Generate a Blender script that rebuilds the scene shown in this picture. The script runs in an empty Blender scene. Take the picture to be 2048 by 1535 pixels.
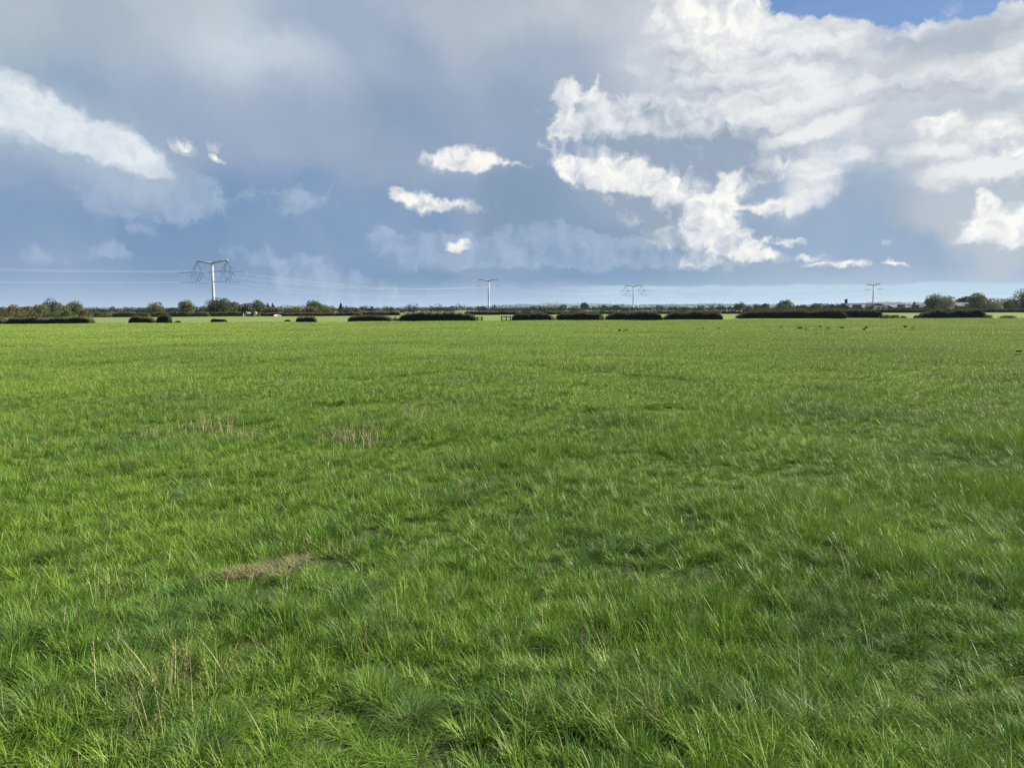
import bpy, math, random
import numpy as np
from mathutils import Vector, Matrix
random.seed(7)
rng = np.random.default_rng(11)
S = bpy.context.scene
COL = S.collection
R = math.radians

# ------------------------------------------------------------------ camera
CAM_H = 1.6
F_PX = 1535.0                                  # focal length in pixels of a 2048 wide picture
PITCH = math.atan((767.5 - 618.0) / F_PX)      # looking slightly down
ROLL = R(0.2)
cam = bpy.data.cameras.new('camera')
cam.sensor_width = 36.0
cam.lens = 36.0 * F_PX / 2048.0
cam.clip_start = 0.05
cam.clip_end = 40000
camo = bpy.data.objects.new('camera', cam)
COL.objects.link(camo)
CAM_M = Matrix.Rotation(math.pi / 2 - PITCH, 4, 'X') @ Matrix.Rotation(-ROLL, 4, 'Z')
camo.matrix_world = Matrix.Translation((0, 0, CAM_H)) @ CAM_M
S.camera = camo
M3 = CAM_M.to_3x3()

def ray(px, py):
    return M3 @ Vector(((px - 1024) / F_PX, (767.5 - py) / F_PX, -1.0))
def at(px, py, Y):                             # point on the pixel's ray at depth Y
    d = ray(px, py); return Vector((0, 0, CAM_H)) + d * (Y / d.y)
def gnd(px, py):                               # point where the pixel's ray meets flat ground
    d = ray(px, py); return Vector((0, 0, CAM_H)) + d * (-CAM_H / d.z)
def azel(px, py):                              # compass direction of a pixel, degrees
    d = ray(px, py).normalized()
    return math.degrees(math.atan2(d.x, d.y)), math.degrees(math.asin(d.z))

# ------------------------------------------------------------------ exposure, sun
EXPO = 1.1
S.view_settings.view_transform = 'Standard'
S.view_settings.look = 'None'
S.view_settings.exposure = EXPO
S.view_settings.gamma = 1
SUN_EL, SUN_AZ = R(33), R(84)                  # azimuth clockwise from +Y: the sun stands to the right
sd = Vector((math.sin(SUN_AZ) * math.cos(SUN_EL), math.cos(SUN_AZ) * math.cos(SUN_EL), math.sin(SUN_EL)))
sl = bpy.data.lights.new('sun', 'SUN'); sl.energy = 4.6; sl.angle = R(0.5); sl.color = (1.0, 0.93, 0.82)
so = bpy.data.objects.new('sun', sl); COL.objects.link(so)
so.rotation_euler = sd.to_track_quat('Z', 'Y').to_euler()

# ------------------------------------------------------------------ world: Nishita sky behind procedural cloud
W = bpy.data.worlds.new('World'); S.world = W; W.use_nodes = True
WSTR = 0.1
def lin(c): c /= 255.0; return c / 12.92 if c <= .04045 else ((c + .055) / 1.055) ** 2.4
KSKY = 1.0 / (2 ** EXPO) / WSTR
def srgb(r, g, b): return (lin(r), lin(g), lin(b), 1)
def skyc(r, g, b): return (lin(r) * KSKY, lin(g) * KSKY, lin(b) * KSKY, 1)

class NT:
    dims = '3D'
    def __init__(s, nt): s.nt = nt; s.n = nt.nodes; s.l = nt.links
    def new(s, t, **k):
        n = s.n.new(t)
        for a, b in k.items(): setattr(n, a, b)
        return n
    def put(s, sock, v):
        if isinstance(v, bpy.types.NodeSocket): s.l.new(v, sock)
        elif v is not None: sock.default_value = v
    def math(s, op, a, b=None, c=None, clamp=False):
        n = s.new('ShaderNodeMath', operation=op, use_clamp=clamp)
        for i, v in enumerate((a, b, c)): s.put(n.inputs[i], v)
        return n.outputs[0]
    def vm(s, op, a, b=None):
        n = s.new('ShaderNodeVectorMath', operation=op)
        s.put(n.inputs[0], a)
        if b is not None: s.put(n.inputs['Scale' if op == 'SCALE' else 1], b)
        return n.outputs['Value' if op in ('LENGTH', 'DOT_PRODUCT') else 'Vector']
    def noise(s, v, scale, detail=5, rough=.55, dist=0, out='Fac'):
        n = s.new('ShaderNodeTexNoise', noise_dimensions=s.dims); s.put(n.inputs['Vector'], v)
        n.inputs['Scale'].default_value = scale; n.inputs['Detail'].default_value = detail
        n.inputs['Roughness'].default_value = rough; n.inputs['Distortion'].default_value = dist
        return n.outputs[out]
    def mix(s, f, a, b):
        n = s.new('ShaderNodeMix', data_type='RGBA'); s.put(n.inputs[0], f); s.put(n.inputs[6], a); s.put(n.inputs[7], b)
        return n.outputs[2]
    def mr(s, v, a, b, c=0., d=1., smooth=True):
        n = s.new('ShaderNodeMapRange', interpolation_type='SMOOTHSTEP' if smooth else 'LINEAR')
        s.put(n.inputs[0], v)
        for i, x in enumerate((a, b, c, d)): n.inputs[i + 1].default_value = x
        return n.outputs[0]
    def blob(s, p, x, y, rx, ry, ang=0):       # 1 at the centre, 0 at the rim; pixel-sized, turned into degrees of sky
        a0, e0 = azel(x, y)
        k = math.degrees(1 / F_PX) * math.cos(R(a0)) ** 1.3
        m = s.new('ShaderNodeMapping', vector_type='TEXTURE'); s.put(m.inputs[0], p)
        m.inputs['Location'].default_value = (a0, e0, 0); m.inputs['Rotation'].default_value = (0, 0, R(-ang))
        m.inputs['Scale'].default_value = (rx * k, ry * k, 1)
        g = s.new('ShaderNodeTexGradient', gradient_type='SPHERICAL'); s.l.new(m.outputs[0], g.inputs[0])
        return g.outputs['Fac']

# cumulus: (x, y, half width, half height, tilt, weight)
CUM = [(1128, 332, 38, 24, 30, 1.2), (1180, 345, 70, 34, 10, 1.7), (1250, 352, 95, 34, 8, 2.0), (1320, 376, 80, 32, 22, 1.6), (1462, 380, 40, 46, -35, 1.7), (1420, 430, 62, 42, -10, 1.7),
       (1410, 462, 58, 40, 30, 1.6), (1460, 482, 62, 38, 35, 1.9), (1520, 512, 46, 14, 0, 1.3), (1500, 492, 40, 10, 0, .9), (1165, 186, 34, 20, 10, .8), (1125, 236, 34, 16, -8, .8), (1120, 276, 40, 12, 0, .8),
       (372, 296, 30, 20, 25, 1.2), (434, 316, 16, 10, 20, .9), (918, 317, 78, 25, 0, 1.9), (1005, 322, 70, 11, 12, 1.0), (830, 402, 50, 22, 12, 1.4), (890, 408, 76, 13, 3, 1.3),
       (915, 494, 24, 14, 0, 1.3), (1972, 408, 30, 34, 0, 2.0), (2000, 462, 84, 34, 3, 2.2), (2060, 440, 66, 44, 0, 1.8), (2160, 430, 110, 60, 0, 1.6),
       (1552, 413, 52, 20, -5, 1.5), (1510, 418, 40, 8, 0, .7), (1565, 485, 60, 8, 3, .9), (1640, 529, 42, 6, 0, .7), (1700, 524, 52, 10, 3, 1.0), (1795, 527, 36, 7, 14, .9), (1610, 515, 50, 9, 0, .6),
       (1875, 250, 58, 22, 0, 1.5), (1975, 272, 80, 36, -8, 1.1), (2040, 300, 110, 20, 0, .9), (1885, 22, 34, 26, -35, .5), (1765, 487, 14, 10, 0, .5),
       (1452, 40, 82, 78, 10, 2.4), (1390, 20, 110, 50, 0, 1.1)]
CUMG = [(1165, 190, 60, 34, 5, 1.0), (1200, 240, 120, 46, 6, 1.6), (1290, 262, 150, 60, 8, 1.7), (1160, 280, 80, 30, -4, 1.0), (1380, 285, 120, 60, 8, 1.4), (1480, 330, 90, 46, 0, 1.1), (1400, 340, 120, 60, 10, 1.1),
        (1300, 410, 150, 52, 22, 1.0), (1370, 460, 110, 60, 35, 1.0), (432, 290, 20, 12, 0, .6)]
FAINT = [(300, 380, 120, 50, 0, 1.1), (400, 385, 90, 32, 0, 1.0), (340, 420, 110, 30, 0, .8), (600, 395, 120, 36, 0, .6), (235, 410, 50, 36, 0, .8),
         (775, 488, 42, 38, 0, 1.0), (870, 500, 90, 40, 0, 1.2), (980, 505, 120, 34, 0, 1.1), (1110, 490, 110, 50, 3, 1.5), (1200, 500, 120, 40, 5, 1.2), (1315, 515, 100, 28, 12, 1.2),
         (620, 545, 110, 50, 15, .9), (720, 580, 150, 30, 8, .9), (820, 535, 40, 18, -10, .7), (290, 462, 40, 20, 0, .6), (90, 512, 100, 24, 0, .7), (500, 515, 100, 26, 0, .5), (228, 508, 40, 18, 12, .9),
         (1330, 582, 170, 12, 0, .7)]
SHADE = [(1390, 325, 150, 55, 10, 1.1), (1480, 300, 90, 45, 0, .7), (1310, 435, 170, 50, 25, 1.0), (1240, 292, 160, 24, 6, .8), (1330, 215, 90, 40, 0, .35), (1370, 70, 110, 50, -20, .5), (1460, 440, 30, 18, 30, .25), (2000, 486, 110, 22, 0, .9), (925, 330, 80, 12, 0, .9), (860, 416, 80, 9, 0, .9), (1548, 426, 55, 10, 0, .8), (372, 308, 30, 9, 20, .8), (1980, 292, 110, 18, -5, .6), (1420, 95, 90, 30, 0, .5)]
w = NT(W.node_tree)
for n in list(w.n): w.n.remove(n)
NT.dims = '2D'
outw = w.new('ShaderNodeOutputWorld'); bg = w.new('ShaderNodeBackground'); bg.inputs['Strength'].default_value = WSTR
w.l.new(bg.outputs[0], outw.inputs[0])
sky = w.new('ShaderNodeTexSky', sky_type='NISHITA'); sky.sun_disc = False
sky.sun_elevation = SUN_EL; sky.sun_rotation = SUN_AZ; sky.dust_density = 0.6; sky.ozone_density = 2.0
tc = w.new('ShaderNodeTexCoord'); sep = w.new('ShaderNodeSeparateXYZ'); w.l.new(tc.outputs['Generated'], sep.inputs[0])
az = w.math('MULTIPLY', w.math('ARCTAN2', sep.outputs[0], sep.outputs[1]), 180 / math.pi)
el = w.math('MULTIPLY', w.math('ARCSINE', sep.outputs[2]), 180 / math.pi)
cxyz = w.new('ShaderNodeCombineXYZ'); w.l.new(az, cxyz.inputs[0]); w.l.new(el, cxyz.inputs[1])
P = cxyz.outputs[0]

def group(name, build):                        # node group: Vector -> Value
    g = bpy.data.node_groups.new(name, 'ShaderNodeTree')
    g.interface.new_socket('Vector', in_out='INPUT', socket_type='NodeSocketVector')
    g.interface.new_socket('Value', in_out='OUTPUT', socket_type='NodeSocketFloat')
    h = NT(g); gi = h.new('NodeGroupInput'); go = h.new('NodeGroupOutput')
    h.l.new(build(h, gi.outputs[0]), go.inputs[0])
    return g
def use(g, v):
    n = w.new('ShaderNodeGroup'); n.node_tree = g; w.l.new(v, n.inputs[0]); return n.outputs[0]
def shift(h, v, c, amt): return h.vm('ADD', v, h.vm('SCALE', c, amt))
def cnoise(h, v, scale, detail): return h.vm('MULTIPLY', h.vm('SUBTRACT', h.noise(v, scale, detail, .6, out='Color'), (.5, .5, .5)), (1, 1, 0))
wide, fine = cnoise(w, P, .12, 3), cnoise(w, P, .6, 4)      # two warps shared by everything
soft = cnoise(w, P, .075, 1); PW = shift(w, shift(w, P, soft, 9.0), fine, 1.6); PF = shift(w, P, fine, 1.5); PM = shift(w, shift(w, P, wide, 2.0), fine, 1.2)
def field(p, blobs, grow=1.25):
    tot = None
    for (x, y, rx, ry, a, wt) in blobs:
        b = w.math('MULTIPLY', w.blob(p, x, y, rx * grow, ry * grow, a), wt)
        tot = b if tot is None else w.math('ADD', tot, b)
    return tot
def gated(f, top, amt):                         # field roughened by the relief, only where there is some field
    return w.math('ADD', w.math('MINIMUM', f, top), w.math('MULTIPLY', w.math('MULTIPLY', rel, amt), w.mr(f, 0, .25)))
def build_relief(h, v):                         # billowing height of a cumulus top
    n1 = h.noise(v, .34, 6, .56)
    n2 = h.math('ABSOLUTE', h.math('SUBTRACT', h.noise(h.vm('ADD', v, (31.7, 12.3, 0)), .45, 3, .55), .5))
    return h.math('ADD', h.math('MULTIPLY', h.math('SUBTRACT', n1, .5), 1.7), h.math('MULTIPLY', h.math('SUBTRACT', .09, n2), 2.2))
G_REL = group('cloud relief', build_relief)
def build_mass(h, v):                           # long streaks
    m = h.new('ShaderNodeMapping', vector_type='POINT'); h.put(m.inputs[0], v); m.inputs['Rotation'].default_value = (0, 0, R(-12)); m.inputs['Scale'].default_value = (.30, .9, 1)
    return h.noise(m.outputs[0], .30, 6, .52)
G_MASS = group('streaked cloud', build_mass)
rel, relo = use(G_REL, PF), use(G_REL, w.vm('ADD', PF, (.55, .60, 0)))
lit = w.math('SUBTRACT', rel, relo)

# 1 base: slate-blue rain cloud in soft patches
c = skyc(136, 160, 194)
SOFT = [  # x, y, rx, ry, tilt, colour, strength
    (-50, 60, 700, 330, 0, (163, 182, 200), 1.0), (500, 60, 560, 360, 30, (172, 186, 208), .9), (560, -20, 420, 260, 15, (210, 219, 233), .95),
    (120, -60, 520, 230, 0, (184, 195, 208), .8), (1130, 10, 560, 280, 0, (180, 190, 207), .95), (1250, 30, 330, 150, -8, (206, 210, 219), .8), (760, 150, 300, 150, 30, (146, 165, 194), .8), (1120, 190, 300, 140, 0, (156, 172, 198), .6),
    (900, 300, 560, 130, 0, (144, 163, 192), .7), (250, 300, 560, 140, 10, (146, 166, 198), .5), (60, 430, 460, 120, 0, (134, 160, 197), .7),
    (300, 500, 620, 110, 0, (130, 158, 196), .8), (620, 455, 640, 120, 0, (118, 150, 192), .9), (1000, 548, 520, 60, 0, (110, 145, 184), .95), (1500, 545, 700, 50, 0, (122, 155, 190), .9),
    (1780, 400, 600, 300, 0, (160, 177, 203), .95), (2150, 330, 420, 260, 0, (192, 198, 207), .9), (1700, 470, 320, 70, 0, (142, 168, 202), .7), (1180, 430, 300, 110, 15, (128, 153, 184), .8)]
for (x, y, rx, ry, a, col, st) in SOFT:
    c = w.mix(w.mr(w.blob(PW, x, y, rx, ry, a), 0, .55, 0, st), c, skyc(col[0] * .975, col[1] * .985, col[2] * .965))
mot = w.noise(PW, .10, 3, .5)
c = w.mix(w.mr(mot, .38, .72, 0, .24), c, skyc(178, 187, 208))
c = w.mix(w.mr(mot, .5, .25, 0, .22), c, skyc(122, 146, 182))
# 2 light strip over the horizon
hb = w.math('ADD', el, w.math('MULTIPLY', w.math('SUBTRACT', w.noise(P, .10, 5, .6), .5), 1.0))
lowr = w.math('MULTIPLY', w.mr(hb, 1.72, 1.48), w.mr(az, 1, 9))
c = w.mix(w.mr(el, 2.6, .1, 0, .72), c, skyc(168, 194, 220))
c = w.mix(w.math('MULTIPLY', lowr, .95), c, skyc(180, 206, 222))
# 3 faint clouds
fd = gated(field(PM, FAINT), 1.0, .7)
fl = w.math('ADD', .5, w.math('MULTIPLY', lit, .9), clamp=True)
c = w.mix(w.mr(fd, .22, .72, 0, .55), c, w.mix(fl, skyc(140, 164, 194), skyc(180, 198, 221)))
# soft veils that tie the bright clouds to the rain cloud
for (x, y, rx, ry, a, col, st) in [(150, 275, 330, 110, 24, (178, 192, 210), .6), (1300, 320, 330, 190, 12, (158, 175, 197), .55), (1440, 90, 330, 170, 0, (206, 211, 219), .75), (1800, 190, 420, 190, 0, (198, 205, 215), .7),
                                   (1660, 330, 190, 60, -50, (196, 206, 219), .65), (1625, 362, 60, 44, 0, (228, 230, 233), .75), (2000, 380, 200, 160, 0, (186, 196, 210), .6), (920, 325, 120, 40, 0, (170, 186, 208), .4)]:
    c = w.mix(w.mr(w.blob(PM, x, y, rx, ry, a), 0, .7, 0, st), c, skyc(*col))
# 4 the high streaked mass to the right, and the long streak at the left
mn, mno = use(G_MASS, PF), use(G_MASS, w.vm('ADD', PF, (.9, .7, 0)))
MASSB = [(1560, 130, 330, 120, -6, 1.5), (1800, 130, 420, 110, 2, 1.9), (2150, 140, 500, 200, 0, 1.9), (1500, 240, 260, 90, 4, 1.4), (1400, 235, 160, 70, 4, 1.0), (1640, 262, 190, 40, -12, 1.4), (1990, 240, 180, 90, 0, 1.1),
         (1680, 320, 150, 44, -45, .8), (1622, 362, 60, 42, 0, .7), (2060, 380, 160, 80, 0, .4), (1400, 190, 180, 30, -14, .9)]
mf = field(PM, MASSB); md = w.math('ADD', w.math('MINIMUM', mf, 1.0), w.math('MULTIPLY', w.math('MULTIPLY', w.math('SUBTRACT', mn, .53), 3.2), w.mr(mf, 0, .3)))
mm = w.mr(md, .0, 1.05)
msh = w.math('ADD', .70, w.math('ADD', w.math('MULTIPLY', w.math('SUBTRACT', mn, mno), 3.8), w.math('MULTIPLY', lit, .22)), clamp=True)
mcol = w.mix(msh, skyc(172, 182, 196), skyc(238, 240, 241))
mcol = w.mix(w.mr(w.blob(PM, 1905, 85, 260, 62, -10), 0, .8, 0, .75), mcol, skyc(166, 177, 188))
mcol = w.mix(w.mr(w.blob(PM, 1740, 225, 230, 50, -10), 0, .8, 0, .5), mcol, skyc(176, 186, 198))
mcol = w.mix(w.mr(w.blob(PM, 1640, 262, 130, 26, -14), 0, .5, 0, .8), mcol, skyc(246, 246, 244))
bluem = w.math('ADD', field(PM, [(1580, -72, 150, 60, 8, 1.2), (1760, -90, 240, 90, 5, 1.5), (1890, -55, 140, 80, -8, 1.3), (2010, -100, 160, 90, -6, 1.2), (1800, -300, 500, 220, 0, 2.0)]), w.math('MULTIPLY', rel, .3))
bl = w.mr(bluem, .10, .42)
c = w.mix(bl, c, w.mix(.72, sky.outputs[0], skyc(78, 116, 172)))
mm = w.math('MULTIPLY', mm, w.math('SUBTRACT', 1.0, w.math('MULTIPLY', bl, .95)))
c = w.mix(w.math('MULTIPLY', mm, .95), c, mcol)
LB = [(85, 228, 230, 46, 24, 2.2), (262, 296, 74, 34, 32, 2.0), (-10, 215, 150, 52, 15, 1.6), (150, 272, 190, 32, 20, 1.1)]
ld = gated(field(PF, LB), 1.2, .62)
ll = w.math('ADD', .55, w.math('ADD', w.math('MULTIPLY', w.math('SUBTRACT', mn, mno), 2.6), w.math('MULTIPLY', lit, .3)), clamp=True)
ll = w.math('ADD', ll, w.mr(w.blob(PM, 285, 318, 130, 60, 30), 0, .8, 0, .5), clamp=True)
c = w.mix(w.mr(ld, .0, 1.3, 0, .97), c, w.mix(ll, skyc(190, 204, 218), skyc(232, 238, 242)))
# 5 cumulus: greyer bodies, then the bright edges
sh = w.math('MULTIPLY', field(PM, SHADE), 1.0)
gd = gated(field(PF, CUMG), .9, .95)
gl = w.math('SUBTRACT', w.math('ADD', .70, w.math('MULTIPLY', lit, .75)), sh, clamp=True)
c = w.mix(w.mr(gd, .10, .80, 0, .92), c, w.mix(gl, skyc(150, 166, 186), skyc(236, 238, 240)))
cf = field(PF, CUM, 1.15)
cd = gated(cf, .95, .8)
cl = w.math('ADD', w.math('SUBTRACT', .88, w.math('MULTIPLY', sh, .42)), w.math('MULTIPLY', lit, .62), clamp=True)
cmask = w.math('ADD', w.mr(cd, .34, 1.02, 0, .66), w.mr(cd, .03, .60, 0, .34))
c = w.mix(cmask, c, w.mix(cl, skyc(170, 182, 201), skyc(253, 252, 247)))
# below the horizon a plain dull tone
c = w.mix(w.mr(el, 0, -3), c, skyc(120, 135, 110))
w.l.new(c, bg.inputs['Color'])
W.cycles.sampling_method = 'NONE'
NT.dims = '3D'

# ------------------------------------------------------------------ helpers
def link(name, me, mat=None, parent=None, loc=None):
    o = bpy.data.objects.new(name, me); COL.objects.link(o)
    if mat: me.materials.append(mat)
    if parent: o.parent = parent
    if loc is not None: o.location = loc
    return o
def tag(o, label=None, cat=None, group=None, kind=None):
    if label: o['label'] = label
    if cat: o['category'] = cat
    if group: o['group'] = group
    if kind: o['kind'] = kind
    return o
def empty(name, loc, rz=0):
    o = bpy.data.objects.new(name, None); COL.objects.link(o); o.location = loc; o.rotation_euler = (0, 0, rz); o.empty_display_size = .5
    return o
def mesh_np(name, V, loops, starts, totals, smooth=False, attr=None):
    me = bpy.data.meshes.new(name)
    me.vertices.add(len(V)); me.vertices.foreach_set('co', np.asarray(V, np.float32).ravel())
    me.loops.add(len(loops)); me.loops.foreach_set('vertex_index', np.asarray(loops, np.int32))
    me.polygons.add(len(starts)); me.polygons.foreach_set('loop_start', np.asarray(starts, np.int32)); me.polygons.foreach_set('loop_total', np.asarray(totals, np.int32))
    if smooth: me.polygons.foreach_set('use_smooth', np.ones(len(starts), bool))
    if attr is not None:
        a = me.attributes.new('tone', 'FLOAT', 'POINT'); a.data.foreach_set('value', np.asarray(attr, np.float32))
    me.update(calc_edges=True)
    return me
class MB:                                       # collects boxes, tubes and faces into one mesh
    def __init__(s): s.v = []; s.f = []
    def add(s, vs, fs):
        b = len(s.v); s.v += [tuple(v) for v in vs]; s.f += [tuple(i + b for i in f) for f in fs]
    def box(s, c, d, rz=0):
        x, y, z = (k / 2 for k in d); m = Matrix.Rotation(rz, 3, 'Z')
        vs = [Vector(c) + m @ Vector((a * x, b * y, e * z)) for a in (-1, 1) for b in (-1, 1) for e in (-1, 1)]
        s.add(vs, [(0, 1, 3, 2), (4, 6, 7, 5), (0, 4, 5, 1), (2, 3, 7, 6), (0, 2, 6, 4), (1, 5, 7, 3)])
    def tube(s, pts, rad, n=8, cap=True):
        pts = [Vector(p) for p in pts]; rad = rad if isinstance(rad, (list, tuple)) else [rad] * len(pts)
        rings = []
        for i, p in enumerate(pts):
            t = (pts[min(i + 1, len(pts) - 1)] - pts[max(i - 1, 0)]).normalized()
            a = t.cross(Vector((0, 0, 1)) if abs(t.z) < .9 else Vector((1, 0, 0))).normalized(); b = t.cross(a)
            rings.append([p + (a * math.cos(2 * math.pi * k / n) + b * math.sin(2 * math.pi * k / n)) * rad[i] for k in range(n)])
        fs = [(i * n + k, i * n + (k + 1) % n, (i + 1) * n + (k + 1) % n, (i + 1) * n + k) for i in range(len(pts) - 1) for k in range(n)]
        if cap: fs += [tuple(range(n - 1, -1, -1)), tuple((len(pts) - 1) * n + k for k in range(n))]
        s.add([v for r in rings for v in r], fs)
    def build(s, name, mat, parent=None, smooth=False, loc=None):
        me = bpy.data.meshes.new(name); me.from_pydata(s.v, [], s.f); me.update()
        if smooth: me.polygons.foreach_set('use_smooth', np.ones(len(me.polygons), bool))
        return link(name, me, mat, parent, loc)
SIN = [(random.uniform(0, 6.28), random.uniform(0, 6.28), random.uniform(.6, 1.6)) for _ in range(14)]
def wav(x, y, L, k=0):                          # smooth irregular ripples of wavelength about L, roughly -1..1
    r = 0
    for i in range(6):
        a, p, q = SIN[(i + k) % 14]
        r = r + np.sin((x * math.cos(a + i) + y * math.sin(a + i)) * 6.283 / (L * q) + p)
    return r / 3.2
def gz(x, y):                                   # height of the field
    x = np.asarray(x, float); y = np.asarray(y, float); d = np.hypot(x, y)
    near = np.clip((34 - d) / 24, 0, 1)
    far = np.clip((d - 15) / 50, 0, 1) * np.clip((900 - d) / 400, 0, 1)
    return near * (.012 * wav(x, y, 1.1) + .05 * wav(x, y, 3.8, 3)) + .04 * wav(x, y, 11, 6) + far * .05 * wav(x, y, 28, 9)
def gzf(x, y): return float(gz(x, y))

# ------------------------------------------------------------------ materials
def mat(name, col, rough=.7, spec=.3, metal=0, var=None, vscale=3.0, bump=0):
    m = bpy.data.materials.new(name); m.use_nodes = True; h = NT(m.node_tree)
    p = m.node_tree.nodes['Principled BSDF']; p.inputs['Roughness'].default_value = rough
    p.inputs['Specular IOR Level'].default_value = spec; p.inputs['Metallic'].default_value = metal
    p.inputs['Base Color'].default_value = (*col, 1)
    if var:
        t = h.new('ShaderNodeTexCoord'); n = h.noise(t.outputs['Object'], vscale, 6, .6)
        h.put(p.inputs['Base Color'], h.mix(h.mr(n, .35, .65), (*col, 1), (*var, 1)))
        if bump:
            b = h.new('ShaderNodeBump'); b.inputs['Strength'].default_value = bump; h.l.new(n, b.inputs['Height']); h.l.new(b.outputs[0], p.inputs['Normal'])
    return m
def leafmat(name, cols, transl=.25, rough=.55, spec=.3, vscale=.5):
    """foliage: colour picked per leaf and by slow noise in space"""
    m = bpy.data.materials.new(name); m.use_nodes = True; h = NT(m.node_tree)
    p = m.node_tree.nodes['Principled BSDF']; out = m.node_tree.nodes['Material Output']
    g = h.new('ShaderNodeNewGeometry'); r = g.outputs['Random Per Island']
    n = h.noise(g.outputs['Position'], vscale, 3, .6)
    f = h.math('ADD', h.math('MULTIPLY', r, .5), h.math('SUBTRACT', h.math('MULTIPLY', n, 1.6), .55), clamp=True)
    cr = h.new('ShaderNodeValToRGB'); h.l.new(f, cr.inputs[0]); el = cr.color_ramp.elements
    for i, cc in enumerate(cols):
        e = el[i] if i < 2 else el.new(1); e.position = i / (len(cols) - 1); e.color = (*cc, 1)
    h.l.new(cr.outputs[0], p.inputs['Base Color']); p.inputs['Roughness'].default_value = rough; p.inputs['Specular IOR Level'].default_value = spec
    tr = h.new('ShaderNodeBsdfTranslucent'); h.l.new(cr.outputs[0], tr.inputs[0]); mx = h.new('ShaderNodeMixShader'); mx.inputs[0].default_value = transl
    h.l.new(p.outputs[0], mx.inputs[1]); h.l.new(tr.outputs[0], mx.inputs[2]); h.l.new(mx.outputs[0], out.inputs[0])
    return m
GRASS_A, GRASS_B, GRASS_C, GRASS_D = (.10, .20, .020), (.255, .385, .040), (.36, .44, .065), (.05, .125, .03)
def grassmat(name, kind):
    m = bpy.data.materials.new(name); m.use_nodes = True; h = NT(m.node_tree)
    p = m.node_tree.nodes['Principled BSDF']; out = m.node_tree.nodes['Material Output']
    g = h.new('ShaderNodeNewGeometry'); pos = g.outputs['Position']
    at_ = h.new('ShaderNodeAttribute'); at_.attribute_name = 'tone'; t = at_.outputs['Fac']
    n1 = h.noise(pos, .45, 4, .6); n2 = h.noise(pos, 2.6, 3, .6); n3 = h.noise(pos, .06, 3, .6)
    if kind == 'lawn':
        f = h.math('ADD', h.math('MULTIPLY', t, .55), h.math('MULTIPLY', h.math('SUBTRACT', n2, .5), .9))
        f = h.math('ADD', f, h.math('MULTIPLY', h.math('SUBTRACT', n1, .45), 1.3), clamp=True)
        col = h.mix(f, (*GRASS_A, 1), (*GRASS_B, 1))
        col = h.mix(h.mr(h.noise(pos, .9, 3, .6), .55, .75, 0, .7), col, (*GRASS_D, 1))
        col = h.mix(h.mr(n3, .42, .7, 0, .55), col, (*GRASS_C, 1))
        col = h.mix(h.mr(h.noise(pos, .28, 5, .65), .50, .66, 0, .6), col, (*GRASS_D, 1))  # dark patches painted in for the shade of the hummocks
        dead = h.math('MULTIPLY', h.mr(h.noise(pos, 1.1, 4, .65), .60, .74), h.mr(t, .35, .8))
        col = h.mix(h.math('MULTIPLY', dead, .8), col, (.27, .23, .11, 1))
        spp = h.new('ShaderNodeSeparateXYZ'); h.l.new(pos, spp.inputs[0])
        col = h.mix(h.mr(spp.outputs[1], 6, 60, 0, .62, False), col, h.mix(n1, (.30, .42, .07, 1), (.43, .51, .12, 1)))   # paler further out: light on far blade tips put into the colour
        col = h.mix(h.mr(spp.outputs[0], 0, 18, 0, .42), col, (.26, .32, .04, 1))  # yellower to the right: sun warmth painted into the grass colour
        col = h.mix(h.mr(h.noise(pos, .11, 6, .7), .50, .64, 0, .42), col, (.09, .19, .03, 1))                   # darker in drifts
        col = h.mix(h.mr(h.noise(pos, .17, 5, .7), .60, .70, 0, .35), col, (.36, .42, .12, 1))
        lonely = h.mr(t, .965, .98)
        col = h.mix(h.math('MULTIPLY', lonely, .8), col, (.34, .33, .14, 1))
        shiny = h.mr(h.math('FRACT', h.math('MULTIPLY', t, 17.3)), .80, .90)
        h.put(p.inputs['Roughness'], h.math('SUBTRACT', .52, h.math('MULTIPLY', shiny, .12))); h.put(p.inputs['Specular IOR Level'], h.math('ADD', .28, h.math('MULTIPLY', shiny, .25)))
    elif kind == 'tussock':
        col = h.mix(t, (.06, .14, .028, 1), (.15, .25, .045, 1))
        col = h.mix(h.mr(t, .9, .96), col, (.30, .26, .14, 1))
        p.inputs['Roughness'].default_value = .5; p.inputs['Specular IOR Level'].default_value = .22
    else:
        col = h.mix(t, (.20, .155, .07, 1), (.48, .43, .23, 1))
        p.inputs['Roughness'].default_value = .6; p.inputs['Specular IOR Level'].default_value = .3
    h.l.new(col, p.inputs['Base Color'])
    tr = h.new('ShaderNodeBsdfTranslucent'); h.l.new(col, tr.inputs[0]); mx = h.new('ShaderNodeMixShader'); mx.inputs[0].default_value = .2
    h.l.new(p.outputs[0], mx.inputs[1]); h.l.new(tr.outputs[0], mx.inputs[2]); h.l.new(mx.outputs[0], out.inputs[0])
    return m
M_LAWN, M_TUSS, M_DRY = grassmat('lawn_grass', 'lawn'), grassmat('tussock_grass', 'tussock'), grassmat('dry_grass', 'dry')

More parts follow.
